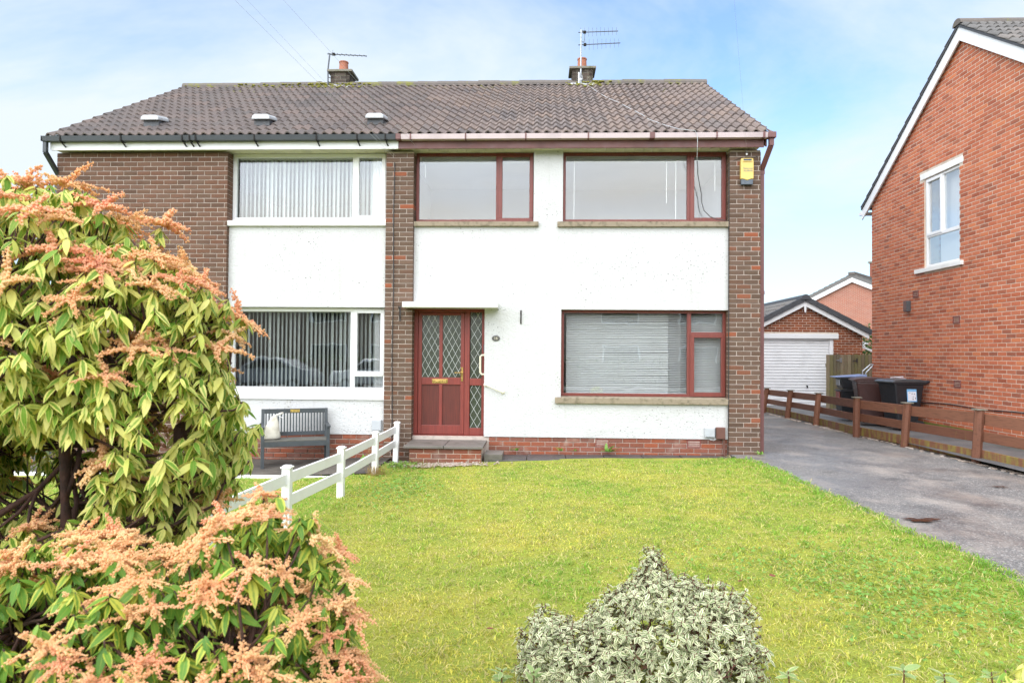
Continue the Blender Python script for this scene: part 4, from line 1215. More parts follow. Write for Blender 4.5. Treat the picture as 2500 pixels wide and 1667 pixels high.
for sgn in (-1, 1):
    xe = GX + sgn * (hw + .14); zt = lambda x, o: 3.17 + o - abs(x - GX) * (3.17 - 2.21) / (hw + .14)
    MB().prism([(GX, GY - .12, zt(GX, -.0)), (xe, GY - .12, zt(xe, 0)), (xe, GY - .12, zt(xe, -.15)), (GX, GY - .12, zt(GX, -.15))], (0, .022, 0)).build("bargeboard", M['white_pvc'], GA)
    MB().prism([(GX, GY - .15, zt(GX, .10)), (xe + sgn * .06, GY - .15, zt(xe + sgn * .06, .10)), (xe + sgn * .06, GY - .15, zt(xe + sgn * .06, .02)), (GX, GY - .15, zt(GX, .02))], (0, 5.7, 0)).build("roof", M['verge_dark'], GA)
    ro = bpy.context.scene.objects[-1] if False else None
    # dark verge caps along the rake
    L = math.hypot(hw + .2, zt(GX, 0) - zt(xe + sgn * .06, 0)); nn = 6
    ang = math.atan2(zt(GX, 0) - zt(xe, 0), hw + .14)
    me = MB().box(0, L / nn - .008, -.05, .06, -.015, .125).mesh("verge_cap", M['verge_dark'])
    for i in range(nn):
        s0 = i * L / nn
        if sgn < 0: piece("verge_cap", me, GA, (GX - (L - s0) * math.cos(ang), GY - .12 + .001 * i, zt(GX, .01) - (L - s0) * math.sin(ang)), (0, -ang + .02, 0))
        else: piece("verge_cap", me, GA, (GX + s0 * math.cos(ang), GY - .12 + .001 * i, zt(GX, .01) - s0 * math.sin(ang)), (0, ang - .02, 0))
    # tiles on the slope, courses running back from the rake
    me = tile_mesh(.30, .36, M['tile_grey'])
    for r in range(6):
        for c in range(18):
            s0 = r * .32
            xx = xe + sgn * .06 - sgn * s0 * math.cos(ang); z_ = zt(xx, .115)
            if sgn < 0: piece("roof_tile", me, GA, (xx, GY + .0 + (c + 1) * .30, z_), (ang - .01, 0, -math.pi / 2))
            else:
                if c < 8: piece("roof_tile", me, GA, (xx, GY + .0 + c * .30, z_), (ang - .01, 0, math.pi / 2))
    MB().box(xe - .05 + sgn * .08, xe + .05 + sgn * .08, GY - .13, GY + 5.5, zt(xe, -.04), zt(xe, .05)).build("gutter", M['white_pvc'], GA)
vs = []; fs = []
for yy in (0, .45):
    for k in range(9):
        a = math.pi * (k / 8) * 1.16 - .08 * math.pi
        vs.append((-.125 * math.cos(a), yy, .125 * math.sin(a)))
for k in range(8): fs.append((k + 1, 9 + k + 1, 9 + k, k))
fs.append(tuple(range(8, -1, -1)))
mb = MB(); mb.add(vs, fs); me = mb.mesh("ridge_tile", M['verge_dark'])
for i in range(12): piece("ridge_tile", me, GA, (GX, GY - .19 + i * .45, 3.235))
MB().prism([(GX - .035, GY - .14, 3.03), (GX + .035, GY - .14, 3.03), (GX + .025, GY - .14, 2.86), (GX, GY - .14, 2.81), (GX - .025, GY - .14, 2.86)], (0, .018, 0)).build("finial", M['white_pvc'], GA)

# ------------------------------------------------------------------ timber gate beside the garage
GT = thing("garden_gate", "weathered vertical board gate between the brick garage and the red brick house", "gate", (8.6, 8.5, 0.05))
x = 8.0
i = 0
while x < 9.4:
    wd = random.uniform(.085, .105)
    mb = MB(); mb.box(x, x + wd - .012, 8.5 + random.uniform(-.006, .006), 8.522, .09, 1.60 + random.uniform(-.015, .012))
    mb.build("board", M['gate'], GT); x += wd
MB().box(8.0, 9.4, 8.523, 8.56, .35, .45).build("rail", M['gate'], GT)
MB().box(8.0, 9.4, 8.523, 8.56, 1.25, 1.35).build("rail", M['gate'], GT)
MB().box(8.36, 8.42, 8.485, 8.499, 1.38, 1.50).box(8.26, 8.37, 8.486, 8.498, 1.42, 1.45).build("hinge", M['steel'], GT)
MB().box(8.82, 8.85, 8.485, 8.499, 1.37, 1.49).box(8.72, 8.83, 8.486, 8.498, 1.41, 1.44).build("hinge", M['dark_steel'], GT)

# ------------------------------------------------------------------ far house behind
FH = thing("brick_house", "distant red brick gable house with white bargeboards and concrete lintel seen above the garage", "house", (20.3, 34.2, 0.0), R(-40), local=True)
fw_, fe, fp = 4.2, 4.55, 6.55
wl = MB().prism([(-fw_, 0, -.5), (fw_, 0, -.5), (fw_, 0, fe), (0, 0, fp - .15), (-fw_, 0, fe)], (0, 9, 0)).build("wall", M['brick_far'] if 'brick_far' in M else M['brick_orange'], FH)
for sgn in (-1, 1):
    zt2 = lambda x, o: fp + o - abs(x) * (fp - fe) / fw_
    xe = sgn * (fw_ + .3)
    MB().prism([(0, -.2, zt2(0, .08)), (xe, -.2, zt2(xe, .08)), (xe, -.2, zt2(xe, -.22)), (0, -.2, zt2(0, -.22))], (0, .05, 0)).build("bargeboard", M['white_pvc'], FH)
    rf_ = MB().prism([(0, -.25, zt2(0, .30)), (xe, -.25, zt2(xe, .30)), (xe, -.25, zt2(xe, .09)), (0, -.25, zt2(0, .09))], (0, 9.5, 0)).build("roof", M['tile_grey'], FH)
    n_ = 13
    for r in range(n_):
        xa = xe * (1 - r / n_)
        MB().prism([(xa, -.26, zt2(xa, .305)), (xa, -.26, zt2(xa, .345)), (xa * .99 - sgn * .33, -.26, zt2(xa - sgn * .33, .312))], (0, 9.52, 0)).build("tile_course", M['tile_grey'], rf_)
MB().box(-.2, .2, -.3, 9.3, fp + .24, fp + .42).build("ridge", M['ridge'], FH)
MB().box(1.25, 3.4, -.02, .1, 3.62, 3.98).build("lintel", M['concrete_sill'], FH)
fwn = MB().frame(1.6, 3.1, -.03, .05, 2.3, 3.6, .07).build("window", M['white_pvc'], FH)
MB().box(1.66, 3.04, -.01, .0, 2.36, 3.54).build("pane", M['net'], fwn)
fc = MB().box(-.2, .7, 4.6, 5.3, fp - .3, fp + 1.5).build("chimney", M['brick_red'], FH)
MB().box(-.3, .8, 4.5, 5.4, fp + 1.5, fp + 1.62).build("chimney_cap", M['cap'], fc)
MB().lathe([(.14, 0), (.11, .5)], 10, (.25, 4.95, fp + 1.6)).build("chimney_pot", M['terracotta'], fc)

# ------------------------------------------------------------------ brown rail fence along the drive
posts = [(6.08, 8.00, .66, .12), (6.15, 6.38, .69, .10), (6.20, 4.74, .715, .08), (6.13, 2.60, .755, .01), (6.29, 1.18, .755, .06), (6.45, -0.50, .78, .06), (6.52, -2.2, .78, .03), (6.58, -3.9, .78, .02)]
BF = thing("rail_fence", "low brown stained three rail fence along the tarmac drive", "fence", (6.2, 2.0, 0.0))
for i, (px_, py_, h, ln) in enumerate(posts):
    mb = MB()
    a, b = Vector((px_, py_, -.15)), Vector((px_ + ln, py_, h))
    wv = .052
    mb.tube([a, b - (b - a) * .02, b], [wv * 1.3, wv * 1.25, wv * 1.15], 8)
    po = mb.build("post", M['fence_brown'], BF)
    cp = MB(); cp.beam(b - Vector((0, 0, .004)), b + Vector((0, 0, .014)), .15, .15, (1, 0, 0)); cp.build("post_cap", M['cap'], po, bevel=.004)
RAIL = [(.565, .735), (.305, .455), (.02, .185)]
for i in range(len(posts) - 1):
    p, q = posts[i], posts[i + 1]
    for k, (lo, hi) in enumerate(RAIL):
        f0, f1 = p[2] / .78, q[2] / .78
        za, zb = (lo + hi) / 2 * f0, (lo + hi) / 2 * f1
        xa = p[0] + p[3] * za / p[2] + .07; xb2 = q[0] + q[3] * zb / q[2] + .07
        ja, jb = random.uniform(-.012, .012), random.uniform(-.012, .012)
        mb = MB().beam((xa, p[1] - .005, za + ja), (xb2, q[1] + .005, zb + jb), .028, (hi - lo) * (f0 + f1) / 2, (0, 0, 1))
        mb.build("rail", M['fence_mossy'] if k == 2 else M['fence_brown'], BF, bevel=.004, label="moss stained bottom rail" if k == 2 else None)
# crumbled mortar edging at the fence foot
mb = MB()
for i in range(420):
    y = random.uniform(-4.2, 7.5); x = 6.14 + (7.5 - y) * .030 - abs(random.gauss(0, .05)) + (0.05 if y < 2 else 0)
    r_ = random.uniform(.012, .05)
    mb.lathe([(r_ * .6, -.01), (r_, .003), (r_ * .6, r_ * .35)], 5, (x, y, .0))
mb.build("rubble_edging", M['pebble'], None, kind="stuff")

# ------------------------------------------------------------------ white rail fence between the two gardens
WF = thing("picket_rail_fence", "low white two rail fence with capped posts between the front lawns", "fence", (-2.3, -2.5, -0.15))
wps = [(-2.27, -0.12, .462), (-2.285, -1.40, .455), (-2.315, -2.95, .455), (-2.375, -4.50, .485), (-2.43, -6.05, .49)]
for i, (px_, py_, zt_) in enumerate(wps):
    ln = .028 if i == 0 else random.uniform(-.006, .008)
    mb = MB(); mb.beam((px_, py_, g(px_) - .2), (px_ + ln, py_, zt_ - .02), .08, .08, (0, 1, 0))
    po = mb.build("post", M['fence_white'], WF, bevel=.006)
    cp = MB(); cp.beam((px_ + ln, py_, zt_ - .0195), (px_ + ln, py_, zt_ - .004), .10, .10, (0, 1, 0)); cp.beam((px_ + ln, py_, zt_ - .0035), (px_ + ln, py_, zt_ + .008), .07, .07, (0, 1, 0))
    cp.build("post_cap", M['fence_white'], po, bevel=.004)
for i in range(len(wps) - 1):
    p, q = wps[i], wps[i + 1]
    for dz in (.12, .335):
        MB().beam((p[0], p[1] - .0405, p[2] - dz), (q[0], q[1] + .0405, q[2] - dz), .03, .105, (0, 0, 1)).build("rail", M['fence_white'], WF, bevel=.004)

# ------------------------------------------------------------------ wheeled bins
def wheelie(loc, rz, mat, lidmat, label, group):
    t = thing("wheelie_bin", label, "bin", loc, rz, group, local=True)
    # local: +Y is the handle side; body tapers downwards
    mb = MB()
    b0 = [(-.20, -.22), (.20, -.22), (.20, .20), (-.20, .20)]
    b1 = [(-.27, -.34), (.27, -.34), (.27, .30), (-.27, .30)]
    mb.add([(x, y, .06) for x, y in b0] + [(x, y, .93) for x, y in b1], [(3, 2, 1, 0), (4, 5, 6, 7), (0, 1, 5, 4), (1, 2, 6, 5), (2, 3, 7, 6), (3, 0, 4, 7)])
    mb.build("body", mat, t, bevel=.035)
    mb = MB(); mb.box(-.285, .285, -.355, .315, .915, .955); mb.build("rim", mat, t, bevel=.012)
    ld = MB()
    prof = [(-.40, .945), (-.40, .975), (-.33, 1.005), (-.10, 1.03), (.18, 1.02), (.31, .995), (.33, .957), (-.3, .957)]
    ld.prism([(-.295, y, z) for y, z in prof], (.59, 0, 0))
    lid = ld.build("lid", lidmat, t, bevel=.012)
    MB().tube([(-.23, .33, .93), (-.23, .43, .975), (.23, .43, .975), (.23, .33, .93)], .02, 8).build("handle", mat, t)
    for sx in (-1, 1):
        mw = MB(); mw.lathe([(.0, -.025), (.1, -.025), (.1, .025), (.0, .025)], 16); mw.xf(Matrix.Translation((sx * .235, .21, .10)) @ Matrix.Rotation(math.pi / 2, 4, 'Y'))
        wo = mw.build("wheel", M['rubber'], t)
        mh = MB(); mh.lathe([(.0, -.028), (.055, -.028), (.055, .028), (.0, .028)], 12); mh.xf(Matrix.Translation((sx * .235, .21, .10)) @ Matrix.Rotation(math.pi / 2, 4, 'Y')); mh.build("hub", lidmat, wo)
    return t, lid
bb, lid = wheelie((7.33, 3.25, .085), R(-90 + 8), M['bin_black'], M['bin_grey'], "black wheeled bin with blue and white sticker, nearest of the row by the brick gable", "bins beside the red brick house")
# its sticker faces the drive's near end
st = MB().box(.0, .012, -.10, .10, -.125, .125).xf(Matrix.Translation((.268, .02, .70)) @ Matrix.Rotation(R(-4.6), 4, 'Y')).build("sticker", M['sticker_blue'], bb)
mb = MB().box(.0, .014, -.088, .088, -.105, .075).xf(Matrix.Translation((.268, .02, .70)) @ Matrix.Rotation(R(-4.6), 4, 'Y')); mb.build("sticker_print", M['sticker_white'], st)
mb = MB()
for (yy, zz, a, b) in ((.0, .035, .02, .012), (.05, .03, .016, .016), (.02, -.03, .012, .016), (.07, -.055, .014, .03), (-.05, .05, .03, .006), (.015, -.07, .016, .022)):
    mb.box(.0, .0155, yy - a / 2, yy + a / 2, zz - b / 2, zz + b / 2)
mb.xf(Matrix.Translation((.268, .02, .70)) @ Matrix.Rotation(R(-4.6), 4, 'Y')); mb.build("sticker_ink", M['ink'], st)
bl_ = MB().box(-.10, .14, -.05, .0, 1.028, 1.036).beam((-.1, -.18, 1.04), (.02, .02, 1.065), .04, .012).build("lid_strap", M['sticker_white'], lid)
wheelie((7.13, 4.10, .085), R(-90 - 14), M['bin_brown'], M['bin_brown'], "brown wheeled bin standing between the black bin and the box trolley", "bins beside the red brick house")
BT = thing("recycling_trolley", "stacked black recycling boxes with pale blue lid and raised silver handle", "recycling bin", (7.16, 5.15, .085), R(-8), local=True)
for k, (z0_, z1_) in enumerate(((.08, .38), (.40, .70), (.72, .98))):
    mb = MB(); mb.add([(-.22, -.22, z0_), (.22, -.22, z0_), (.22, .22, z0_), (-.22, .22, z0_), (-.26, -.26, z1_), (.26, -.26, z1_), (.26, .26, z1_), (-.26, .26, z1_)], [(3, 2, 1, 0), (4, 5, 6, 7), (0, 1, 5, 4), (1, 2, 6, 5), (2, 3, 7, 6), (3, 0, 4, 7)])
    bx = mb.build("box", M['bin_black'], BT, bevel=.02)
    MB().box(-.274, .274, -.274, .274, z1_ - .03, z1_ - .005).build("rim", M['bin_black'], bx, bevel=.006)
    if k: MB().box(-.276, -.262, -.14, .14, z0_ + .08, z1_ - .05).build("flap", M['red_flap'] if k == 1 else M['box_grey'], bx, label="dull red flap" if k == 1 else None)
ld = MB(); ld.prism([(-.38, -.27, .985), (-.36, -.27, 1.0), (.27, -.27, 1.055), (.28, -.27, 1.005)], (0, .54, 0)); ld.build("lid", M['bin_blue'], BT, bevel=.008)
MB().tube([(.20, -.2, .4), (.20, -.2, 1.06), (.20, -.2, 1.13), (.36, -.2, 1.28), (.42, -.2, 1.29), (.40, -.2, 1.24), (.28, -.2, 1.11), (.26, -.2, 1.0)], .016, 8).build("handle", M['steel'], BT)
for sx in (-.2, .2):
    mw = MB(); mw.lathe([(.0, -.02), (.08, -.02), (.08, .02), (.0, .02)], 14); mw.xf(Matrix.Translation((.2, sx, .08)) @ Matrix.Rotation(math.pi / 2, 4, 'X')); mw.build("wheel", M['rubber'], BT)
# white wire hoops behind the gate
HP = thing("wire_hoops", "white wire hoops and folded frame piled up behind the board gate", "garden wire", (9.9, 10.6, 0.0))
mb = MB()
for k in range(5):
    c = Vector((9.6 + k * .16, 10.5 + .1 * k, 1.78)); rr = .22 + .03 * (k % 2)
    pts = [c + Vector((rr * math.cos(a), .1 * math.sin(a * 2), rr * math.sin(a) * .8)) for a in lin(-.4 + k * .4, 3.6, 14)]
    mb = MB().tube(pts, .014, 6); mb.build("hoop", M['white_pvc'], HP)
MB().beam((9.55, 10.5, 1.98), (10.35, 10.5, 1.66), .03, .06).build("folded_bar", M['white_pvc'], HP)
MB().box(9.4, 10.9, 10.2, 11.4, 0, 1.55).build("base_stack", M['vent_dark'], HP)

# ------------------------------------------------------------------ bench with sack
BN = thing("garden_bench", "small slate grey slatted bench against the white wall of the left house", "bench", (-3.77, -0.42, -0.195), R(22), local=True)
# local: x along the bench (-.5..+.5), front is -y
bl = 0.50
for sx in (-1, 1):
    MB().beam((sx * (bl - .025), -.21, 0), (sx * (bl - .025), -.205, .60), .05, .05, (0, 1, 0)).build("leg", M['bench'], BN, bevel=.004)
    MB().beam((sx * (bl - .025), .17, 0), (sx * (bl - .025), .17, .40), .05, .05, (0, 1, 0)).build("leg", M['bench'], BN, bevel=.004)
    MB().beam((sx * (bl - .025), .17, .40), (sx * (bl - .025), .235, .86), .05, .05, (0, 1, 0)).build("back_post", M['bench'], BN, bevel=.004)
    MB().beam((sx * (bl - .02), -.27, .615), (sx * (bl - .02), .22, .625), .06, .028, (0, 0, 1)).build("armrest", M['bench'], BN, bevel=.004)
    MB().beam((sx * (bl - .025), -.18, .12), (sx * (bl - .025), .145, .12), .03, .05, (0, 0, 1)).build("side_rail", M['bench'], BN)
    MB().beam((sx * (bl - .025), -.18, .355), (sx * (bl - .025), .145, .365), .04, .06, (0, 0, 1)).build("side_rail", M['bench'], BN)
MB().beam((-bl + .05, -.215, .36), (bl - .05, -.215, .36), .03, .075, (0, 0, 1)).build("apron", M['bench'], BN, bevel=.003)
MB().beam((-bl + .05, .228, .825), (bl - .05, .228, .825), .035, .07, (0, 0, 1)).build("top_rail", M['bench'], BN, bevel=.004)
MB().beam((-bl + .05, .178, .475), (bl - .05, .178, .475), .03, .06, (0, 0, 1)).build("lower_rail", M['bench'], BN, bevel=.003)
for k in range(20):
    x = -bl + .07 + k * (2 * bl - .14) / 19
    MB().beam((x, .184, .50), (x, .224, .795), .021, .014, (0, 1, 0)).build("back_slat", M['bench'], BN)
for k in range(8):
    y = -.205 + k * .05
    MB().beam((-bl + .03, y, .408), (bl - .03, y, .408), .042, .018, (0, 0, 1)).build("seat_slat", M['bench_seat'], BN, bevel=.002)
MB().beam((-.07, .206, .828), (.07, .206, .828), .006, .045, (0, 0, 1)).build("plaque", M['brass'], BN)
# sack slumped on the seat
def sack():
    rs = np.random.RandomState(3)
    vs, fs = [], []
    rings = [(-.0, .14, .085), (.015, .165, .11), (.07, .16, .11), (.14, .130, .09), (.21, .095, .07), (.265, .062, .05), (.30, .034, .03), (.315, .02, .02), (.335, .035, .03), (.36, .05, .03), (.375, .02, .015)]
    n = 18
    for i, (z, a, b) in enumerate(rings):
        for k in range(n):
            t = 2 * math.pi * k / n
            w_ = 1 + .06 * math.sin(t * 5 + i) + .05 * math.sin(t * 3 + 2 * i)
            ca, sa = math.cos(t), math.sin(t)
            ca = math.copysign(abs(ca) ** .75, ca); sa = math.copysign(abs(sa) ** .75, sa)
            off = .07 * max(0, (z - .08) / .25) + (.10 * (z - .31) / .06 if z > .31 else 0)
            vs.append((a * w_ * ca + off, b * w_ * sa + .03 * z / .3, z - (.03 if z > .33 else 0) * 1))
    for i in range(len(rings) - 1):
        for k in range(n):
            k2 = (k + 1) % n
            fs.append((i * n + k, i * n + k2, (i + 1) * n + k2, (i + 1) * n + k))
    fs.append(tuple(range(n - 1, -1, -1))); fs.append(tuple((len(rings) - 1) * n + k for k in range(n)))
    mb = MB(); mb.add(vs, fs)
    return mb
SK = thing("sack", "off white cloth sack tied at the neck slumped on the bench seat", "sack", (-4.10, -0.56, 0.222), R(18), local=True)
sk_ = sack(); sk_.v = [(a * .86, b_, c_ * 1.18) for a, b_, c_ in sk_.v]
so = sk_.build("cloth", M['sack'], SK, smooth=True)
sb = so.modifiers.new("sub", 'SUBSURF'); sb.levels = 2; sb.render_levels = 2
MB().tube([(.045, .028, .368), (.10, .02, .36), (.15, .02, .33), (.18, .01, .32)], .005, 5).build("string", M['white_paint'], SK)
# white painted kerb across the left garden
tag(MB().box(-8.5, -2.36, -1.50, -1.42, -.35, -.165).build("edging_kerb", M['white_paint'], None, bevel=.012), "cream painted concrete edging between the left lawn and the dark strip", "kerb")

# ------------------------------------------------------------------ blinds and curtains
def vblind(label, x0, x1, z0, z1, y, ang, pitch, skip=0):
    t = thing("vertical_blind", label, "blind", (x0, y, z0))
    MB().box(x0, x1, y - .02, y + .02, z1, z1 + .035).build("head_rail", M['white_pvc'], t)
    me = None
    x = x0 + .04
    k = 0
    vs = []
    for j in range(5):
        u = (j / 4 - .5) * .089
        vs += [(u, .006 * math.cos(j / 4 * math.pi - math.pi / 2), 0), (u, .006 * math.cos(j / 4 * math.pi - math.pi / 2), z1 - z0)]
    mb = MB(); mb.add(vs, [(2 * j, 2 * j + 2, 2 * j + 3, 2 * j + 1) for j in range(4)])
    me = mb.mesh("slat", M['blind'])
    while x < x1 - .03:
        piece("slat", me, t, (x, y, z0), (0, 0, ang + random.gauss(0, .09)))
        x += pitch
    return t
vblind("pale vertical slat blind in the upstairs window of the left house", -5.04, -2.60, 3.76, 4.775, .36, R(-46), .0705)
vblind("pale vertical slat blind in the downstairs window above the bench", -5.04, -2.60, .97, 2.215, .36, R(-50), .0705)
def net(label, x0, x1, z0, z1, y):
    n = 40
    vs, fs = [], []
    for i in range(n + 1):
        x = x0 + (x1 - x0) * i / n; yy = y + .018 * math.sin(i * 1.25) + .008 * math.sin(i * .55)
        vs += [(x, yy, z0), (x, yy * 1.0, z1)]
    mb = MB(); mb.add(vs, [(2 * i, 2 * i + 2, 2 * i + 3, 2 * i + 1) for i in range(n)])
    o = mb.build("curtain", M['net'], None, smooth=True)
    return tag(o, label, "curtain")
net("white curtain behind the opening sash upstairs in the left house", -2.78, -2.56, 3.75, 4.79, .31)
net("white curtain gathered beside the downstairs sash of the left house", -2.72, -2.56, .97, 2.22, .31)
def venetian(label, x0, x1, z0, z1, y, pitch, ang):
    t = thing("venetian_blind", label, "blind", (x0, y, z0))
    MB().box(x0, x1, y - .015, y + .015, z1, z1 + .03).build("head_rail", M['venetian'], t)
    vs = []
    for j in range(4):
        u = (j / 3 - .5) * .025
        vs += [(0, u, .0015 * math.sin(j / 3 * math.pi)), (x1 - x0, u, .0015 * math.sin(j / 3 * math.pi))]
    mb = MB(); mb.add(vs, [(2 * j, 2 * j + 1, 2 * j + 3, 2 * j + 2) for j in range(3)])
    me = mb.mesh("slat", M['venetian'])
    n = int((z1 - z0) / pitch)
    for i in range(n):
        piece("slat", me, t, (x0, y, z0 + (i + .3) * pitch), (ang + random.gauss(0, .03), random.gauss(0, .0012), 0))
    for xx in lin(x0 + .18, x1 - .14, max(2, int((x1 - x0) / .45))):
        MB().box(xx - .002, xx + .002, y - .016, y - .014, z0, z1).build("ladder_cord", M['venetian'], t)
    return t
venetian("lowered white venetian blind behind the large pane of the downstairs bay", .44, 2.10, .93, 2.235, .34, .0285, R(61))
venetian("narrow length of white venetian blind left of the mullion downstairs", 2.105, 2.40, .93, 2.235, .35, .0285, R(38))
venetian("white venetian blind behind the narrow right hand panes downstairs", 2.45, 2.96, .93, 2.235, .34, .0285, R(52))
for (xa, xb2, ws, lab) in ((.43, 2.95, ((.55, 3.62), (2.05, 4.02), (2.20, 3.7), (2.83, 4.22)), "raised white venetian blind with hanging wands in the right bedroom window"), (-1.96, -.16, ((-1.90, 4.45),), "raised white blind at the head of the middle bedroom window")):
    t = thing("raised_blind", lab, "blind", (xa, .30, 4.7))
    MB().box(xa, xb2, .29, .32, 4.735, 4.785).build("head_rail", M['box_grey'], t)
    for k in range(5): MB().box(xa + .01, xb2 - .01, .292, .318, 4.70 + k * .0065, 4.7035 + k * .0065).build("slat", M['venetian'], t)
    for wx, wz in ws: MB().tube([(wx, .285, 4.74), (wx, .285, wz)], .0055, 5).build("wand", M['venetian'], t)

# ------------------------------------------------------------------ small things on the walls
AB = thing("alarm_box", "yellow alarm bell box with slate blue lower lens high on the brown brick pier", "alarm box", (3.245, 0, 4.46))
def shield(x0, x1, z0, z1, y0, y1): pass
ab = MB().prism([(3.145, -.002, 4.33), (3.145, -.002, 4.60), (3.155, -.002, 4.655), (3.335, -.002, 4.655), (3.345, -.002, 4.60), (3.345, -.002, 4.33), (3.295, -.002, 4.325), (3.245, -.002, 4.305), (3.195, -.002, 4.325)], (0, -.065, 0)).build("case", M['yellow'], AB, bevel=.008)
MB().prism([(3.155, -.004, 4.240), (3.152, -.004, 4.325), (3.195, -.004, 4.3235), (3.245, -.004, 4.3035), (3.295, -.004, 4.3235), (3.338, -.004, 4.325), (3.335, -.004, 4.240)], (0, -.056, 0)).build("lens", M['slate_blue'], AB, bevel=.006)
MB().box(3.185, 3.31, -.072, -.0675, 4.612, 4.64).build("solar_strip", M['ink'], AB)
MB().box(3.175, 3.32, -.079, -.0675, 4.596, 4.610).build("brow", M['yellow'], AB, bevel=.002)
def text(name, s, mat, size, loc, rot, par, ext=.0008, align='CENTER', sx=1.0):
    cu = bpy.data.curves.new(name, 'FONT'); cu.body = s; cu.size = size; cu.extrude = ext; cu.align_x = align; cu.align_y = 'CENTER'
    cu.resolution_u = 3
    tmp = bpy.data.objects.new("tmp", cu); COL.objects.link(tmp)
    me = bpy.data.meshes.new_from_object(tmp.evaluated_get(bpy.context.evaluated_depsgraph_get()))
    bpy.data.objects.remove(tmp); me.materials.clear(); me.materials.append(mat)
    o = bpy.data.objects.new(name, me); COL.objects.link(o)
    o.rotation_euler = rot; o.scale = (sx, 1, 1)
    q = Vector(loc)
    if par is not None: o.parent = par; q = q - Vector(root_of(par).get("_o", (0, 0, 0)))
    o.location = q
    return o
text("lettering", "Response", M['ink_teal'], .040, (3.255, -.0685, 4.492), (R(90), 0, 0), ab, sx=.92)
text("lettering", "ALARMS", M['ink_teal'], .043, (3.255, -.0685, 4.453), (R(90), 0, 0), ab, sx=.92)
NP = thing("house_number", "oval slate plaque with number 16 beside the front door", "number plaque", (-.70, .07, 1.80))
mb = MB(); mb.prism([(-.70 + .066 * math.cos(a), .079, 1.802 + .045 * math.sin(a)) for a in [2 * math.pi * k / 24 for k in range(24)]], (0, -.016, 0))
pq = mb.build("plaque", M['plaque'], NP, bevel=.003)
text("numeral", "16", M['plaque_ink'], .062, (-.70, .0625, 1.802), (R(90), 0, 0), pq, sx=1.0)
def wbox(x0, x1, z0, z1, y, d, mat, label, name="meter_box"):
    t = thing(name, label, "meter box", ((x0 + x1) / 2, y, z0))
    MB().box(x0, x1, y - d, y - .001, z0, z1).build("case", mat, t, bevel=.008)
    MB().box(x0 + .012, x1 - .012, y - d - .006, y - d - .0005, z0 + .012, z1 - .012).build("door", mat, t, bevel=.004)
    return t
wbox(2.62, 2.775, .262, .415, .08, .06, M['box_grey'], "pale grey meter box on the white wall under the bay window")
bx = wbox(2.795, 2.935, .235, .42, .08, .07, M['box_brown'], "brown meter box tucked against the brick pier at the plinth")
MB().tube([(2.92, .05, .235), (2.925, .05, .10), (2.93, .04, -.03)], .016, 8).build("conduit", M['box_brown'], bx)
wbox(-2.685, -2.53, .30, .475, .08, .06, M['box_grey'], "grey meter box on the white wall behind the white rail fence")
tag(MB().tube([(2.68, .045, .262), (2.70, .045, .225), (2.76, .045, .212), (2.80, .045, .235)], .006, 6).build("cable", M['cable_grey'], None), "short grey cable looping between the two meter boxes", "cable")
def bracket(label, x, y, z, l, wall=True):
    t = thing("hanging_bracket", label, "bracket", (x, y, z))
    MB().box(x - .012, x + .012, y - .012, y - .001, z - l / 2, z + l / 2).build("back_plate", M['dark_steel'], t)
    MB().tube([(x, y - .01, z + l * .3), (x + .005, y - .10, z + l * .38), (x + .008, y - .17, z + l * .30), (x + .01, y - .185, z + l * .42)], .007, 6).build("arm", M['dark_steel'], t)
    MB().tube([(x, y - .01, z - l * .35), (x + .004, y - .07, z + l * .02), (x + .006, y - .13, z + l * .32)], .005, 6).build("strut", M['dark_steel'], t)
    return t
bracket("rusty iron hanging basket bracket on the white wall right of the door", -.30, .08, 2.145, .22)
bracket("dark iron bracket on the brick pier left of the door canopy", -2.24, 0.0, 2.19, .24)
GR = thing("grab_rail", "cream grab rail fixed slantwise on the white wall by the door", "grab rail", (-.7, .08, .95))
MB().tube([(-.86, .03, 1.055), (-.58, .03, .94)], .014, 10).build("bar", M['cream_metal'], GR)
for a, b in ((-.86, 1.055), (-.58, .94)):
    mb = MB(); mb.lathe([(.032, 0), (.032, .008), (.018, .014), (.016, .055), (0, .056)], 14); mb.xf(Matrix.Translation((a, .079, b)) @ Matrix.Rotation(math.pi / 2, 4, 'X')); mb.build("flange", M['cream_metal'], GR)
GH = thing("grab_bar", "upright cream grab handle on the jamb beside the door side light", "grab rail", (-.93, .06, 1.2))
MB().tube([(-.89, .15, 1.53), (-.93, .15, 1.53), (-.955, .15, 1.50), (-.955, .15, 1.25), (-.93, .15, 1.22), (-.89, .15, 1.22)], .0165, 10).build("bar", M['cream_metal'], GH)
for b in (1.53, 1.22):
    MB().box(-.8895, -.8845, .125, .175, b - .03, b + .03).build("flange", M['cream_metal'], GH)
MB().box(-.90, -.8845, .115, .15, 1.58, 1.70).build("bell_box", M['slate_blue'], GH)
ek = thing("eye_hook", "pale screw eye hook under the brown fascia at the top of the pier", "hook", (3.24, -.0, 4.75))
MB().tube([(3.24, .0, 4.775), (3.24, -.05, 4.775), (3.245, -.06, 4.755), (3.245, -.05, 4.735), (3.24, -.04, 4.745)], .006, 6).build("eye", M['steel'], ek)
MB().lathe([(.012, 0), (.018, .012), (.012, .026)], 10, (3.24, -.05, 4.705)).build("insulator", M['white_pvc'], ek)

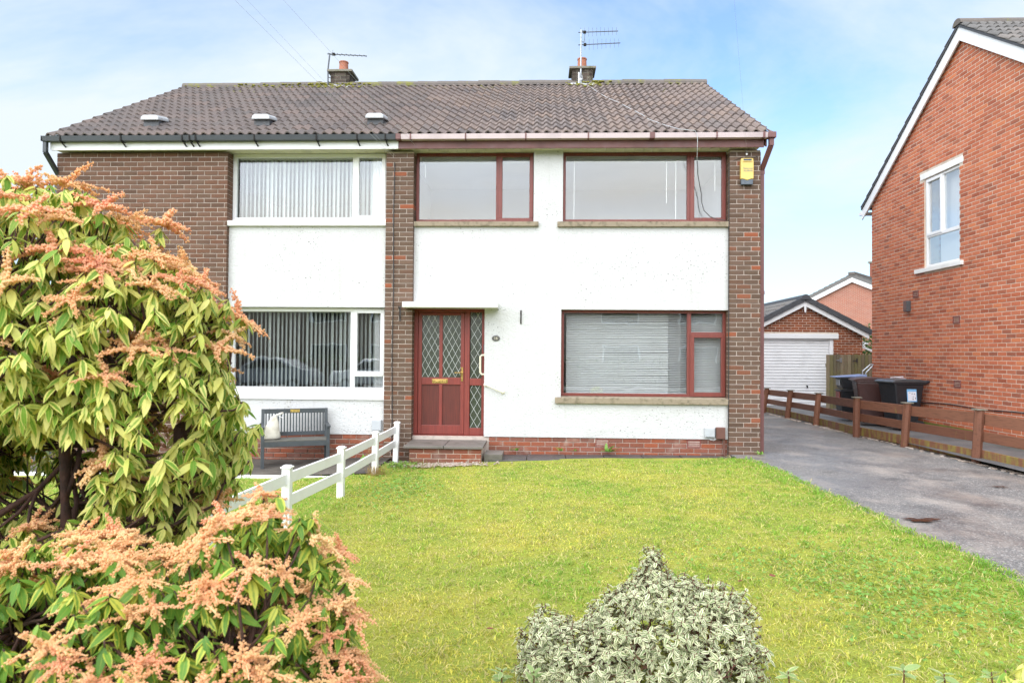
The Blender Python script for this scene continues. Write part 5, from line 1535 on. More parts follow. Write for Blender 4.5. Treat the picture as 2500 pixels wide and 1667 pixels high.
# ------------------------------------------------------------------ aerials
def aerial(label, base, mast, booms, mat):
    t = thing("tv_aerial", label, "tv aerial", base)
    MB().tube([base, mast[0], mast[1]], .017, 8).build("mast", mat, t)
    for (p, q, els, el, vert) in booms:
        p, q = Vector(p), Vector(q)
        b = MB().tube([p, q], .010, 6).build("boom", M['aerial'], t)
        for k in range(els):
            c = p + (q - p) * ((k + .6) / els); l_ = el * (1.25 - .35 * k / els)
            d = Vector((0, 0, 1)) if vert else Vector((0.35, .93, .0))
            MB().tube([c - d * l_, c + d * l_], .0042, 4).build("element", M['aerial'], b)
        c = p + (q - p) * .16
        MB().box(c.x - .03, c.x + .03, c.y - .03, c.y + .03, c.z - .022, c.z + .022).build("dipole_box", M['void'], b)
    return t
RB = (0.86, 3.90, 7.42)
ra = aerial("tv aerial with two long booms of upright rods on the right hand chimney", RB, [(0.86, 3.90, 8.10), (0.862, 3.90, 8.60)],
       [((0.80, 3.90, 8.545), (1.66, 3.90, 8.565), 10, .085, True), ((0.80, 3.90, 8.27), (1.71, 3.90, 8.305), 10, .10, True)], M['steel'])
MB().box(.80, .83, 3.86, 3.93, 7.42, 7.66).box(.83, .88, 3.875, 3.905, 7.5, 7.53).build("wall_bracket", M['steel'], ra)
MB().beam((.86, 3.90, 8.57), (.96, 3.90, 8.55), .02, .04).beam((.95, 3.9, 8.55), (.925, 3.9, 8.33), .012, .012, (0, 1, 0)).beam((.865, 3.9, 8.34), (.93, 3.9, 8.33), .012, .012).build("cradle", M['aerial'], ra)
LB = (-4.70, 3.90, 7.42)
la = aerial("single boom tv aerial on a thin mast at the left hand chimney", LB, [(-4.70, 3.90, 7.8), (-4.665, 3.90, 8.14)], [((-4.72, 3.90, 8.13), (-3.84, 3.90, 8.075), 9, .06, False)], M['aerial'])
for k in range(2): MB().beam((-4.70, 3.90, 7.52 + .10 * k), (-4.63, 3.95, 7.50 + .10 * k), .012, .012).build("mast_clamp", M['dark_steel'], la)
MB().tube([(-4.6, 3.9, 8.08), (-4.6, 3.9, 8.22)], .004, 4).build("element", M['aerial'], la)

# ------------------------------------------------------------------ cables
def onroof(x, s, lift=.055):
    q = EAVE + SL * s + SN * lift
    return (x, q.y, q.z)
tag(MB().tube([(.88, 3.88, 7.6), (.90, 3.86, 7.5), onroof(.93, 4.82), onroof(1.02, 4.5), onroof(1.08, 4.1), onroof(1.16, 3.6), onroof(1.26, 3.1), onroof(1.45, 2.5), onroof(1.52, 2.2), onroof(1.66, 1.6), onroof(1.74, 1.3), onroof(1.80, .9), onroof(1.98, .45), (2.15, -.24, 5.06), (2.28, -.285, 5.03), (2.38, -.288, 5.02), (2.415, -.29, 4.95), (2.42, -.285, 4.84), (2.425, -.24, 4.74), (2.45, -.12, 4.60)], .0048, 6).build("aerial_cable", M['cable_grey'], None), "pale aerial lead snaking down the tiles and over the brown gutter", "cable")
tag(MB().tube([(2.45, -.12, 4.60), (2.475, -.06, 4.50), (2.49, 0, 4.42), (2.53, .06, 4.28), (2.565, .08, 4.12), (2.575, .09, 3.98), (2.61, .09, 3.86), (2.70, .06, 3.755), (2.80, .02, 3.705), (2.93, .005, 3.685)], .0065, 6).build("aerial_cable", M['cable_black'], None), "black cable drooping in front of the right bedroom sash to the sill", "cable")
tag(MB().tube([(2.983, .02, z) for z in lin(4.60, .42, 24)] , .006, 5).build("cable", M['cable_black'], None), "black cable running down the corner between white wall and right brick pier", "cable")
tag(MB().tube([(-2.355 + .006 * math.sin(z * 3), -.012, z) for z in lin(4.62, -.05, 30)], .0075, 6).build("cable", M['cable_black'], None), "black cable clipped down the face of the middle brick pier", "cable")
tag(MB().tube([(3.05, -.004, 4.63), (3.16, -.012, 4.675), (3.30, -.012, 4.672), (3.42, -.008, 4.695)], .004, 5).build("cable", M['cable_black'], None), "thin black wire above the yellow alarm box", "cable")
def sag(a, b, d, n=20):
    a, b = Vector(a), Vector(b)
    return [a + (b - a) * t + Vector((0, 0, -d * 4 * t * (1 - t))) for t in lin(0, 1, n)]
for p0, dv, rr, lab in (((-2.36, -.02, 4.70), (-1.2, -2.95, .97), .0017, "thin overhead wire slanting down to the brick pier between the two houses"),
                       ((-2.33, -.02, 4.715), (-1.12, -2.95, .99), .0013, "second, fainter overhead wire beside the one that ends on the middle brick pier"),
                       ((-2.0, -.155, 4.86), (-1.0, -2.75, .83), .0015, "overhead wire crossing the left chimney down to the brown fascia end"),
                       ((3.24, -.055, 4.73), (-.97, -2.75, 1.0), .0011, "thin overhead wire reaching the eye hook above the alarm box")):
    p0 = Vector(p0)
    tag(MB().tube(sag(p0, p0 + Vector(dv) * 4.5, .03), rr, 4).build("overhead_wire", M['cable_grey'], None), lab, "overhead wire")

# ------------------------------------------------------------------ grass blades
def grass(name, n, region, hgt, keep=None):
    rs = np.random.RandomState(5)
    x0, x1, y0, y1 = region
    x = rs.uniform(x0, x1, n); y = rs.uniform(y0, y1, n)
    d = np.hypot(x - CAM.x, y - CAM.y)
    ok = rs.uniform(0, 1, n) < np.clip(1.25 - d / 13.0, 0.35, 1)
    if keep is not None: ok &= keep(x, y)
    x, y, d = x[ok], y[ok], d[ok]; n = len(x)
    z = np.interp(x, [-4.0, -2.3, 1.0, 3.2], [-0.22, -0.15, -0.03, 0.0]) + 0.004
    z += np.array([0.012 * fbm(a, b, 0.9, 3) for a, b in zip(x, y)])
    patch = np.array([noise.fractal(Vector((a * .75, b * .75, 7)), 1.0, 2.0, 4) for a, b in zip(x, y)])
    fine = np.array([noise.noise(Vector((a * 6.5, b * 6.5, 2))) for a, b in zip(x, y)])
    fine2 = np.array([noise.noise(Vector((a * 15, b * 15, 9))) for a, b in zip(x, y)])
    # greener along the drive, by the house and along the left fence; mossy yellow in the middle
    edge = np.exp(-np.clip(drv(y) - x, 0, 9) / .7) * .9 + np.exp(-np.clip(-.45 - y, 0, 9) / .8) * .55 + np.exp(-np.abs(x + 2.1) / .4) * .45 + (x < -2.3) * .9
    green = np.clip(.26 + .75 * patch + .5 * fine + .35 * fine2 + edge + rs.normal(0, .16, n), 0, 1)
    tuft = np.clip(fine + .3, 0, 1)
    h = hgt * rs.uniform(.55, 1.25, n) * (.62 + .95 * tuft) * (1 + .35 * (edge > .6))
    w = rs.uniform(.0032, .0062, n) * (1 + .05 * d)
    lying = rs.uniform(0, 1, n) < .13
    h[lying] *= 1.35
    a = rs.uniform(0, 2 * np.pi, n); lean = rs.uniform(.3, 1.7, n)
    lean[lying] = rs.uniform(1.6, 2.3, lying.sum())
    la = a + rs.normal(0, .5, n)
    sx, sy = -np.sin(a) * w / 2, np.cos(a) * w / 2
    lx, ly = np.cos(la) * lean * h, np.sin(la) * lean * h
    P = np.zeros((n, 5, 3), dtype=np.float32)
    P[:, 0] = np.stack([x - sx, y - sy, z], 1); P[:, 1] = np.stack([x + sx, y + sy, z], 1)
    zm = z + h * .62
    P[:, 2] = np.stack([x - sx * .8 + lx * .38, y - sy * .8 + ly * .38, zm], 1); P[:, 3] = np.stack([x + sx * .8 + lx * .38, y + sy * .8 + ly * .38, zm], 1)
    P[:, 4] = np.stack([x + lx, y + ly, z + h * (1 - .38 * lean)], 1)
    me = bpy.data.meshes.new(name)
    me.vertices.add(n * 5); me.vertices.foreach_set("co", P.ravel())
    base = np.arange(n, dtype=np.int32)[:, None] * 5
    loops = np.concatenate([base + np.array([[0, 1, 3, 2]]), base + np.array([[2, 3, 4]])], 1).astype(np.int32).ravel()
    me.loops.add(n * 7); me.loops.foreach_set("vertex_index", loops)
    st = np.stack([np.arange(n) * 7, np.arange(n) * 7 + 4], 1).astype(np.int32).ravel()
    me.polygons.add(n * 2); me.polygons.foreach_set("loop_start", st)
    me.update(calc_edges=True)
    G = np.array([.22, .42, .045]); G2 = np.array([.31, .55, .07]); Yl = np.array([.72, .66, .13]); St = np.array([.74, .64, .27])
    t = green[:, None]
    c = (G + (G2 - G) * rs.uniform(0, 1, n)[:, None]) * t + Yl * (1 - t)
    straw = rs.uniform(0, 1, n) < (.07 + .14 * (1 - green))
    straw |= lying & (rs.uniform(0, 1, n) < .75)
    c[straw] = St * rs.uniform(.7, 1.1, straw.sum())[:, None]
    c = c * rs.uniform(.62, 1.3, n)[:, None]
    cc = np.ones((n, 5, 4), dtype=np.float32); cc[:, :, :3] = c[:, None, :]
    at = me.attributes.new("pigment", 'FLOAT_COLOR', 'POINT'); at.data.foreach_set("color", cc.ravel())
    me.materials.append(M['grass'])
    o = bpy.data.objects.new(name, me); COL.objects.link(o); o["kind"] = "stuff"
    return o
def drv(y): return 3.22 + (y + 0.3) * -0.037 + 0.02 * np.sin(y * 3.1) + 0.015 * np.sin(y * 7.3 + 1)
def keep_main(x, y):
    wob = .05 * np.sin(x * 2.1) + .03 * np.sin(x * 5.3 + 1)
    top = np.where(x < -1.1, -.95 + (np.clip(x, -2.3, -1.1) + 1.1) * .2, -.62) + wob * .6
    top = np.where(x > 2.2, top + (x - 2.2) * .22, top)
    inside = (x < drv(y) + .015 * np.sin(y * 23)) & (x > -2.32) & (y < top)
    return inside
grass("grass", 260000, (-2.3, 3.6, -9.4, -.35), .034, keep_main)
grass("grass", 90000, (-6.5, -2.26, -8.6, -1.49), .030, None)

# ------------------------------------------------------------------ leaves, whorls and flowers
def leaf_geo(L, W, droop=.25, fold=.25, nl=5, seed=0):
    """leaf along +x, narrow at the stalk, broadest past the middle; returns verts, faces, uv"""
    vs, uv = [], []
    for i in range(nl + 1):
        t = i / nl
        w = W / 2 * (math.sin(math.pi * min(1, t ** .82 * .97 + .03)) ** .8)
        if i == nl: w = 0.0008
        if i == 0: w = W * .06
        x = L * t * (1 - .12 * droop * t)
        z = -droop * L * t * t * .6
        for s_ in (-1, 0, 1):
            vs.append((x, s_ * w, z + abs(s_) * w * fold)); uv.append((.5 + .5 * s_, t))
    fs = []
    for i in range(nl):
        for k in (0, 1): fs.append((i * 3 + k, i * 3 + k + 1, i * 3 + 4 + k, i * 3 + 3 + k)[::-1])
    return vs, fs, uv
class LM(MB):
    def __init__(s): super().__init__(); s.uv = []
    def leaf(s, geo, m):
        vs, fs, uv = geo
        s.add([m @ Vector(v) for v in vs], fs); s.uv.extend(uv)
        return s
def whorl_mats(n, rs, tilt0, tilt1, scale):
    out_ = []
    for k in range(n):
        az = 2 * math.pi * (k * .382 + rs.uniform(-.05, .05))
        tl = rs.uniform(tilt0, tilt1)
        sc = scale * rs.uniform(.55, 1.18)
        out_.append(Matrix.Translation((0, 0, -.012 * k / n * 3)) @ Matrix.Rotation(az, 4, 'Z') @ Matrix.Rotation(tl, 4, 'Y') @ Matrix.Rotation(rs.uniform(-.5, .5), 4, 'X') @ Matrix.Scale(sc, 4))
    return out_
def raceme_cluster(seed, n=7, L=.095):
    rs = random.Random(seed)
    mb = MB()
    for k in range(n):
        az = 2 * math.pi * k / n + rs.uniform(-.3, .3)
        el = rs.uniform(-.05, .38) if k else 1.0
        l_ = L * rs.uniform(.7, 1.2)
        d = Vector((math.cos(az) * math.cos(el), math.sin(az) * math.cos(el), math.sin(el)))
        pts = []
        for i in range(6):
            t = i / 5
            pts.append(d * l_ * t + Vector((0, 0, -.25 * l_ * t * t + .008)))
        mb.tube(pts, .0018, 3)
        nb = int(36 * l_ / L)
        for i in range(nb):
            t = .12 + .88 * i / nb
            j = t * 5; a = int(min(4, j)); p = pts[a].lerp(pts[a + 1], j - a)
            r_ = .0054 * (1.08 - .5 * t) * rs.uniform(.85, 1.15)
            sd = Vector((rs.uniform(-1, 1), rs.uniform(-1, 1), rs.uniform(-.9, .55))).normalized() * rs.uniform(.005, .0095)
            c = p + sd
            h = r_ * 1.35
            b = [(c.x, c.y, c.z + h * .7)] + [(c.x + r_ * math.cos(q), c.y + r_ * math.sin(q), c.z - h * .1) for q in (0, 1.571, 3.142, 4.712)] + [(c.x, c.y, c.z - h)]
            mb.add(b, [(0, 1, 2), (0, 2, 3), (0, 3, 4), (0, 4, 1), (5, 2, 1), (5, 3, 2), (5, 4, 3), (5, 1, 4)])
    return mb.mesh("flower_cluster", M['flower'], smooth=False)
FC = [raceme_cluster(100 + i, 8 + i % 3) for i in range(6)]

def align(nrm, spin):
    q = Vector(nrm).normalized().to_track_quat('Z', 'Y').to_matrix().to_4x4()
    return q @ Matrix.Rotation(spin, 4, 'Z')

def shrub(root, ells, n_whorl, base_pts, mat, leafL, leafW, flower_p, rs, n_leaf_parts=300, up=.75, tilt=(.15, .95), nleaf=(8, 12), inner=.3, keep=None, fscale=1.0, fl_cap=300, stem_r=.010, stem_mat=None, stems_to=.35, vis=None):
    """Crown of whorls on a union of ellipsoids; nearest leaves are parts of their own, the rest one mass."""
    o0 = Vector(root_of(root)["_o"])
    geos = [leaf_geo(leafL, leafW * rs.uniform(.85, 1.1), rs.uniform(.15, .5), rs.uniform(.05, .25)) for _ in range(5)]
    lmes = []
    for gq in geos:
        m_ = LM(); m_.leaf(gq, Matrix.Identity(4)); lmes.append(m_.mesh("leaf", mat, smooth=True))
    tips = []
    wsum = [e[1][0] * e[1][1] + e[1][1] * e[1][2] + e[1][0] * e[1][2] for e in ells]
    tries = 0
    while len(tips) < n_whorl and tries < n_whorl * 90:
        tries += 1
        e = rs.choices(ells, wsum)[0]
        c, r_ = Vector(e[0]), e[1]
        v = Vector((rs.gauss(0, 1), rs.gauss(0, 1), rs.gauss(0, 1))).normalized()
        lump = 1 + .16 * noise.noise(Vector((c.x + v.x * 2.3, c.y + v.y * 2.3, c.z + v.z * 2.3)) * 2.1)
        rad = lump * (rs.uniform(.62, .92) if rs.random() < inner else rs.uniform(.92, 1.06))
        p = c + Vector((v.x * r_[0], v.y * r_[1], v.z * r_[2])) * rad
        if any(((p.x - f[0][0]) / f[1][0]) ** 2 + ((p.y - f[0][1]) / f[1][1]) ** 2 + ((p.z - f[0][2]) / f[1][2]) ** 2 < .62 for f in ells if f is not e): continue
        if keep and not keep(p): continue
        if any((p - t[0]).length < leafL * .31 for t in tips): continue
        nrm = Vector((v.x / r_[0], v.y / r_[1], v.z / r_[2])).normalized()
        tips.append((p, nrm, rad))
    def pri(t):
        return (t[0] - CAM).length - (.35 if t[1].dot((CAM - t[0]).normalized()) > 0 else -.5) + (vis(t[0]) if vis else 0)
    tips.sort(key=pri)
    mass = LM(); nl = 0; nf = 0
    stems = MB()
    for (p, nrm, rad) in tips:
        ax = (nrm * (1 - up) + Vector((rs.uniform(-.25, .25), rs.uniform(-.25, .25), 1)) * up).normalized()
        A = Matrix.Translation(p) @ align(ax, rs.uniform(0, 6.28))
        k = rs.randint(*nleaf)
        for mm in whorl_mats(k, rs, tilt[0], tilt[1], rs.uniform(.85, 1.12)):
            W = A @ mm
            gi = rs.randrange(5)
            if nl < n_leaf_parts:
                o = bpy.data.objects.new("leaf", lmes[gi]); COL.objects.link(o); o.parent = root
                W2 = Matrix.Translation(-o0) @ W
                o.matrix_basis = W2; nl += 1
            else: mass.leaf(geos[gi], W)
        if nf < fl_cap and rs.random() < flower_p(p, nrm, rad):
            o = bpy.data.objects.new("flower_cluster", rs.choice(FC)); COL.objects.link(o); o.parent = root
            fa = (Vector((nrm.x * .5, nrm.y * .5, 1))).normalized()
            o.matrix_basis = Matrix.Translation(-o0) @ Matrix.Translation(p + ax * leafL * .12) @ align(fa, rs.uniform(0, 6.28)) @ Matrix.Scale(fscale * rs.uniform(.75, 1.25), 4)
            nf += 1
        if rs.random() < stems_to:
            b = min(base_pts, key=lambda q: (Vector(q) - p).length + rs.uniform(0, .3))
            b = Vector(b)
            m1 = b.lerp(p, .5) + Vector((rs.uniform(-.06, .06), rs.uniform(-.06, .06), -.03))
            pts = [b, b.lerp(m1, .6) + Vector((rs.uniform(-.02, .02), rs.uniform(-.02, .02), 0)), m1, m1.lerp(p, .6) + Vector((0, 0, -.02)), p - ax * .004]
            stems.tube(pts, [stem_r, stem_r * .8, stem_r * .65, stem_r * .45, stem_r * .3], 5)
        elif True:
            stems.tube([p - ax * leafL * .9 - nrm * leafL * .4, p - ax * leafL * .3, p + ax * .003], [.0032, .0028, .0022], 4)
    if mass.v: mass.build("leaf_mass", mat, root, smooth=True, kind="stuff")
    if stems.v: stems.build("twigs", stem_mat or M['bark'], root, smooth=True, kind="stuff")
    print("SHRUB", root.name, len(tips), nl, nf, len(mass.f))

rs = random.Random(21)
TS = thing("flowering_shrub", "tall variegated shrub on dark stems, topped with salmon flower sprays at the left", "shrub", (-1.95, -8.1, -0.15))
trunks = []
tb = [(-1.72, -8.25, -.15), (-1.86, -8.15, -.15), (-2.0, -8.2, -.15), (-1.62, -8.05, -.15), (-2.2, -8.1, -.15), (-1.78, -7.95, -.15), (-2.35, -8.25, -.15)]
te = [(-1.62, -8.28, 1.45), (-1.98, -8.05, 1.6), (-2.25, -8.25, 1.5), (-1.50, -8.1, 1.25), (-2.6, -8.0, 1.5), (-1.55, -7.9, 1.5), (-2.6, -8.35, 1.35)]
forks = []
for a, b in zip(tb, te):
    a, b = Vector(a), Vector(b)
    pts = []
    for i in range(9):
        t = i / 8
        q = a.lerp(b, t) + Vector((.05 * math.sin(t * 5 + a.x * 9), .04 * math.sin(t * 6 + a.y * 7), 0)) * (1 if 0 < i < 8 else 0)
        pts.append(q)
    MB().tube(pts, [.040 - .026 * i / 8 + (.008 * math.sin(i * 2.2) if i < 8 else 0) for i in range(9)], 8).build("stem", M['bark'], TS, smooth=True)
    forks += [pts[4], pts[6], pts[8]]
    for _ in range(4):
        s0 = pts[rs.randint(3, 7)]
        e = s0 + Vector((rs.uniform(-.35, .30), rs.uniform(-.3, .3), rs.uniform(.18, .42))); e.x = min(e.x, -1.42)
        m1 = s0.lerp(e, .5) + Vector((rs.uniform(-.05, .05), rs.uniform(-.05, .05), -.04))
        MB().tube([s0, s0.lerp(m1, .5), m1, m1.lerp(e, .6) + Vector((0, 0, .02)), e], [.015, .013, .011, .008, .006], 6).build("branch", M['bark'], TS, smooth=True)
        forks += [e, m1]
def hollow(p):
    # open under the canopy, where the bare stems show
    if p.x < -1.66 and .92 < p.z < 1.28 and p.y < -7.85: return False
    return p.y > -10.2
def fl_tall(p, nrm, rad):
    if p.x > -1.40 and p.z < 1.45: return 0
    if rad < .9: return .05
    return .045 + .22 * max(0, min(1, (nrm.z - .05) / .7)) if p.z > 1.1 else .05
shrub(TS, [((-2.2, -8.1, 1.78), (.62, .58, .46)), ((-1.75, -8.15, 1.58), (.44, .46, .42)), ((-1.53, -8.18, 1.32), (.27, .34, .34)), ((-2.7, -8.1, 1.5), (.5, .5, .55)), ((-1.64, -7.85, 1.18), (.32, .30, .36)), ((-1.95, -8.3, 1.55), (.4, .4, .28)), ((-2.3, -7.7, 1.0), (.5, .25, .6)), ((-1.66, -8.0, 1.02), (.26, .26, .30)), ((-2.7, -7.5, .55), (.7, .25, .6)), ((-1.80, -8.30, .70), (.42, .28, .20)), ((-1.62, -8.2, .88), (.22, .22, .22))],
      3000, [tuple(q) for q in forks], M['pieris'], .084, .025, fl_tall, rs, keep=hollow, fscale=1.3, stem_r=.009, tilt=(.25, 1.15))
LS = thing("flowering_shrub", "low spreading green shrub covered in salmon flower sprays at the lower left", "shrub", (-1.2, -8.9, -0.1))
rs = random.Random(33)
fork2 = []
for k in range(9):
    a = Vector((-1.2 + rs.uniform(-.15, .15), -8.85 + rs.uniform(-.1, .1), -.12)); e = Vector((rs.uniform(-1.75, -.62), rs.uniform(-9.15, -8.6), rs.uniform(.35, .75)))
    m1 = a.lerp(e, .5) + Vector((rs.uniform(-.08, .08), 0, .06))
    MB().tube([a, a.lerp(m1, .5), m1, m1.lerp(e, .5), e], [.018, .016, .013, .010, .007], 7).build("stem", M['bark'], LS, smooth=True)
    fork2 += [m1, e]
def fl_low(p, nrm, rad):
    if rad < .9: return .1
    return .10 + .32 * max(0, min(1, nrm.z))
shrub(LS, [((-1.35, -8.85, .50), (.72, .50, .44)), ((-.88, -8.78, .62), (.30, .34, .44)), ((-.80, -8.95, .36), (.36, .36, .38)), ((-.70, -9.05, .18), (.34, .34, .30))],
      1300, [tuple(q) for q in fork2], M['pieris_low'], .072, .0245, fl_low, rs, fscale=.95, stem_r=.008, tilt=(.2, 1.05), keep=lambda p: p.z > -.1)

# variegated dwarf shrub in the middle foreground
VS = thing("variegated_shrub", "small cream and green variegated shrub on the lawn at the bottom centre", "shrub", (0.6, -7.5, -0.06))
rs = random.Random(8)
fk = []
for k in range(12):
    a = Vector((.55 + rs.uniform(-.08, .08), -7.5 + rs.uniform(-.08, .08), -.08)); e = a + Vector((rs.uniform(-.38, .38), rs.uniform(-.3, .3), rs.uniform(.1, .25)))
    MB().tube([a, a.lerp(e, .5) + Vector((0, 0, .04)), e], [.003, .0026, .002], 4).build("stem", M['bark'], VS, smooth=True); fk.append(tuple(e))
shrub(VS, [((.65, -7.5, .12), (.43, .40, .33)), ((.56, -7.5, .50), (.075, .09, .14)), ((.60, -7.5, .38), (.20, .2, .14)), ((.82, -7.5, .28), (.25, .24, .19)), ((.42, -7.5, .26), (.2, .2, .16)), ((.06, -7.5, .08), (.17, .22, .22)), ((.30, -7.55, .06), (.30, .3, .22))],
      1700, fk, M['vari_small'], .037, .0145, lambda *a: 0, rs, up=.42, tilt=(-.35, .35), nleaf=(7, 9), stem_r=.003, stem_mat=M['red_stem'], inner=.45, stems_to=.06, keep=lambda p: p.z > -.05)
# corner shrub at the lower right
CS = thing("variegated_shrub", "edge of a pale variegated shrub at the lower right corner", "shrub", (1.62, -8.62, -0.05))
rs = random.Random(5)
MB().tube([(1.66, -8.62, -.05), (1.65, -8.6, .2), (1.63, -8.62, .42)], [.012, .010, .006], 6).build("stem", M['red_stem'], CS, smooth=True)
shrub(CS, [((1.66, -8.62, .42), (.18, .16, .20))], 60, [(1.65, -8.6, .2)], M['pieris'], .085, .027, lambda p, n, r: .14 if n.z > .3 else 0, rs, n_leaf_parts=250, stem_r=.005, stem_mat=M['red_stem'], fscale=.45)

# pale young shoots along the front edge of the lawn
def shoot(x, y, h, label, seed, k=7):
    rs_ = random.Random(seed)
    zb = g(x)
    t = thing("young_shoot", label, "plant", (x, y, zb), 0, "young shoots along the front of the lawn")
    tip = Vector((x + rs_.uniform(-.02, .02), y, zb + h))
    MB().tube([(x, y, zb), ((x + tip.x) / 2 + .006, y, zb + h * .5), tip], [.005, .004, .003], 5).build("stem", M['red_stem'], t)
    gq = leaf_geo(.066, .024, .1, .2)
    m_ = LM(); m_.leaf(gq, Matrix.Identity(4)); me = m_.mesh("leaf", M['young_leaf'], smooth=True)
    for q in range(3):
        c = Vector((x, y, zb)).lerp(tip, .62 + .19 * q)
        for mm in whorl_mats(k if q == 2 else 5, rs_, -.45, .2, 1.0):
            o = bpy.data.objects.new("leaf", me); COL.objects.link(o); o.parent = t
            o.matrix_basis = Matrix.Translation(c - Vector((x, y, zb))) @ mm
shoot(1.02, -8.08, .33, "pale green leafy shoot at the bottom edge, first right of the cream shrub", 1)
shoot(1.42, -8.12, .36, "taller pale leafy shoot at the bottom edge, second right of the cream shrub", 2)
shoot(1.66, -8.02, .30, "small pale shoot at the bottom edge left of the corner shrub pair", 3)
shoot(1.86, -8.0, .30, "pale shoot at the bottom edge nearest the right corner shrub", 4)
shoot(-.02, -7.86, .24, "glossy green shoot at the foot of the cream shrub on its left", 5, 9)
shoot(-.17, -7.80, .22, "low green shoot farthest left of the cream shrub", 6, 9)

# weeds along the wall and fence
def weed(x, y, r_, n, label, seed, z0=None, kind="rosette"):
    rs_ = random.Random(seed)
    zb = g(x) if z0 is None else z0
    t = thing("weed", label, "weed", (x, y, zb))
    m_ = LM()
    for k in range(n):
        gq = leaf_geo(r_ * rs_.uniform(.6, 1.1), r_ * .34, rs_.uniform(-.1, .5), .2)
        off = Vector((rs_.gauss(0, r_ * .25), rs_.gauss(0, r_ * .15), 0))
        m_.leaf(gq, Matrix.Translation(off) @ Matrix.Rotation(rs_.uniform(0, 6.28), 4, 'Z') @ Matrix.Rotation(-rs_.uniform(.3, 1.1), 4, 'Y'))
    m_.build("foliage", M['weed_leaf'], t, smooth=True, kind="stuff") if False else None
    me = m_.mesh("foliage", M['weed_leaf'], True); o = bpy.data.objects.new("foliage", me); COL.objects.link(o); o.parent = t
    return t
weed(1.12, -.03, .15, 12, "bushy green weed growing at the plinth under the left end of the bay window", 1, .02)
weed(-.35, .0, .09, 9, "small yellowing weed in the corner beside the step slab", 2, .02)
weed(.35, .0, .09, 7, "small weed at the plinth between step and air brick", 3, .02)
weed(.58, .0, .06, 6, "tiny weed at the plinth left of the first air brick", 4, .02)
weed(3.42, -.10, .10, 8, "flat weed at the foot of the right brick pier", 5, .02)
weed(-2.72, -.30, .16, 12, "dark green weed on the bed between bench and white fence", 6)
M['dry_grass'] = vcol_mat("dry grass", .7, .2)
def tussock(x, y, n, h, cols, label, seed, spread=.08):
    rs_ = random.Random(seed)
    t = thing("grass_tussock", label, "grass tuft", (x, y, g(x)))
    mb = MB(); pig = []
    for k in range(n):
        a = rs_.uniform(0, 6.28); l_ = h * rs_.uniform(.5, 1.1); ln = rs_.uniform(.1, .9)
        b = Vector((rs_.gauss(0, spread), rs_.gauss(0, spread), 0)); d = Vector((math.cos(a), math.sin(a), 0)); s_ = Vector((-d.y, d.x, 0)) * .002
        mb.add([b - s_, b + s_, b + d * ln * l_ * .4 + s_ + Vector((0, 0, l_ * .6)), b + d * ln * l_ * .4 - s_ + Vector((0, 0, l_ * .6)), b + d * ln * l_ + Vector((0, 0, l_ * (1 - .3 * ln)))], [(0, 1, 2, 3), (3, 2, 4)])
        c = rs_.choice(cols); pig += [c] * 5
    me = mb.mesh("blades", M['grass'])
    at = me.attributes.new("pigment", 'FLOAT_COLOR', 'POINT'); at.data.foreach_set("color", np.array([(*c, 1) for c in pig], dtype=np.float32).ravel())
    o = bpy.data.objects.new("blades", me); COL.objects.link(o); o.parent = t; o["kind"] = "stuff"
ST = [(.40, .27, .10), (.46, .33, .15), (.34, .22, .08)]; GN = [(.12, .22, .03), (.15, .26, .04), (.2, .28, .05)]
tussock(-2.22, -1.52, 160, .20, ST, "straw coloured dry grass tuft against a white fence post", 1, .07)
tussock(-1.75, -.98, 220, .14, ST + GN, "dry grass tufts at the edge of the gravel by the doorstep", 2, .22)
tussock(-2.6, -.20, 70, .30, ST, "thin dry stalks behind the white fence near the house", 3, .05)
# spreading ground weed in two patches of the lawn and at the fence end
def groundcover(name, cx, cy, rx, ry, n, sz, seed):
    rs_ = random.Random(seed)
    m_ = LM()
    gq = [leaf_geo(sz, sz * .75, .1, .15, 3), leaf_geo(sz * .8, sz * .7, .2, .2, 3)]
    for k in range(n):
        x = cx + rs_.gauss(0, rx); y = cy + rs_.gauss(0, ry)
        if x > drv(y) - .03: continue
        m_.leaf(rs_.choice(gq), Matrix.Translation((x, y, g(x) + rs_.uniform(.015, .05))) @ Matrix.Rotation(rs_.uniform(0, 6.28), 4, 'Z') @ Matrix.Rotation(-rs_.uniform(.0, .7), 4, 'Y') @ Matrix.Rotation(rs_.uniform(-.4, .4), 4, 'X') @ Matrix.Scale(rs_.uniform(.6, 1.2), 4))
    o = m_.build(name, M['weed_leaf'], None, smooth=True, kind="stuff")
groundcover("ground_ivy", -1.75, -2.6, .28, .55, 900, .036, 1)
groundcover("ground_ivy", -2.05, -.78, .13, .12, 420, .04, 2)
groundcover("clover", 2.45, -6.35, .40, .50, 1300, .034, 3)
groundcover("clover", 1.6, -5.6, .55, .35, 350, .030, 4)
# gravel by the step
mb = MB()
rs = random.Random(4)
for k in range(420):
    x = rs.gauss(-1.42, .33); y = rs.gauss(-.83, .10)
    if y > -.665: continue
    r_ = rs.uniform(.010, .024)
    mb.lathe([(r_ * .5, -.006), (r_, .002), (r_ * .55, r_ * .6)], 5, (x, y, g(x) + .035))
mb.build("gravel", M['pebble'], None, kind="stuff")
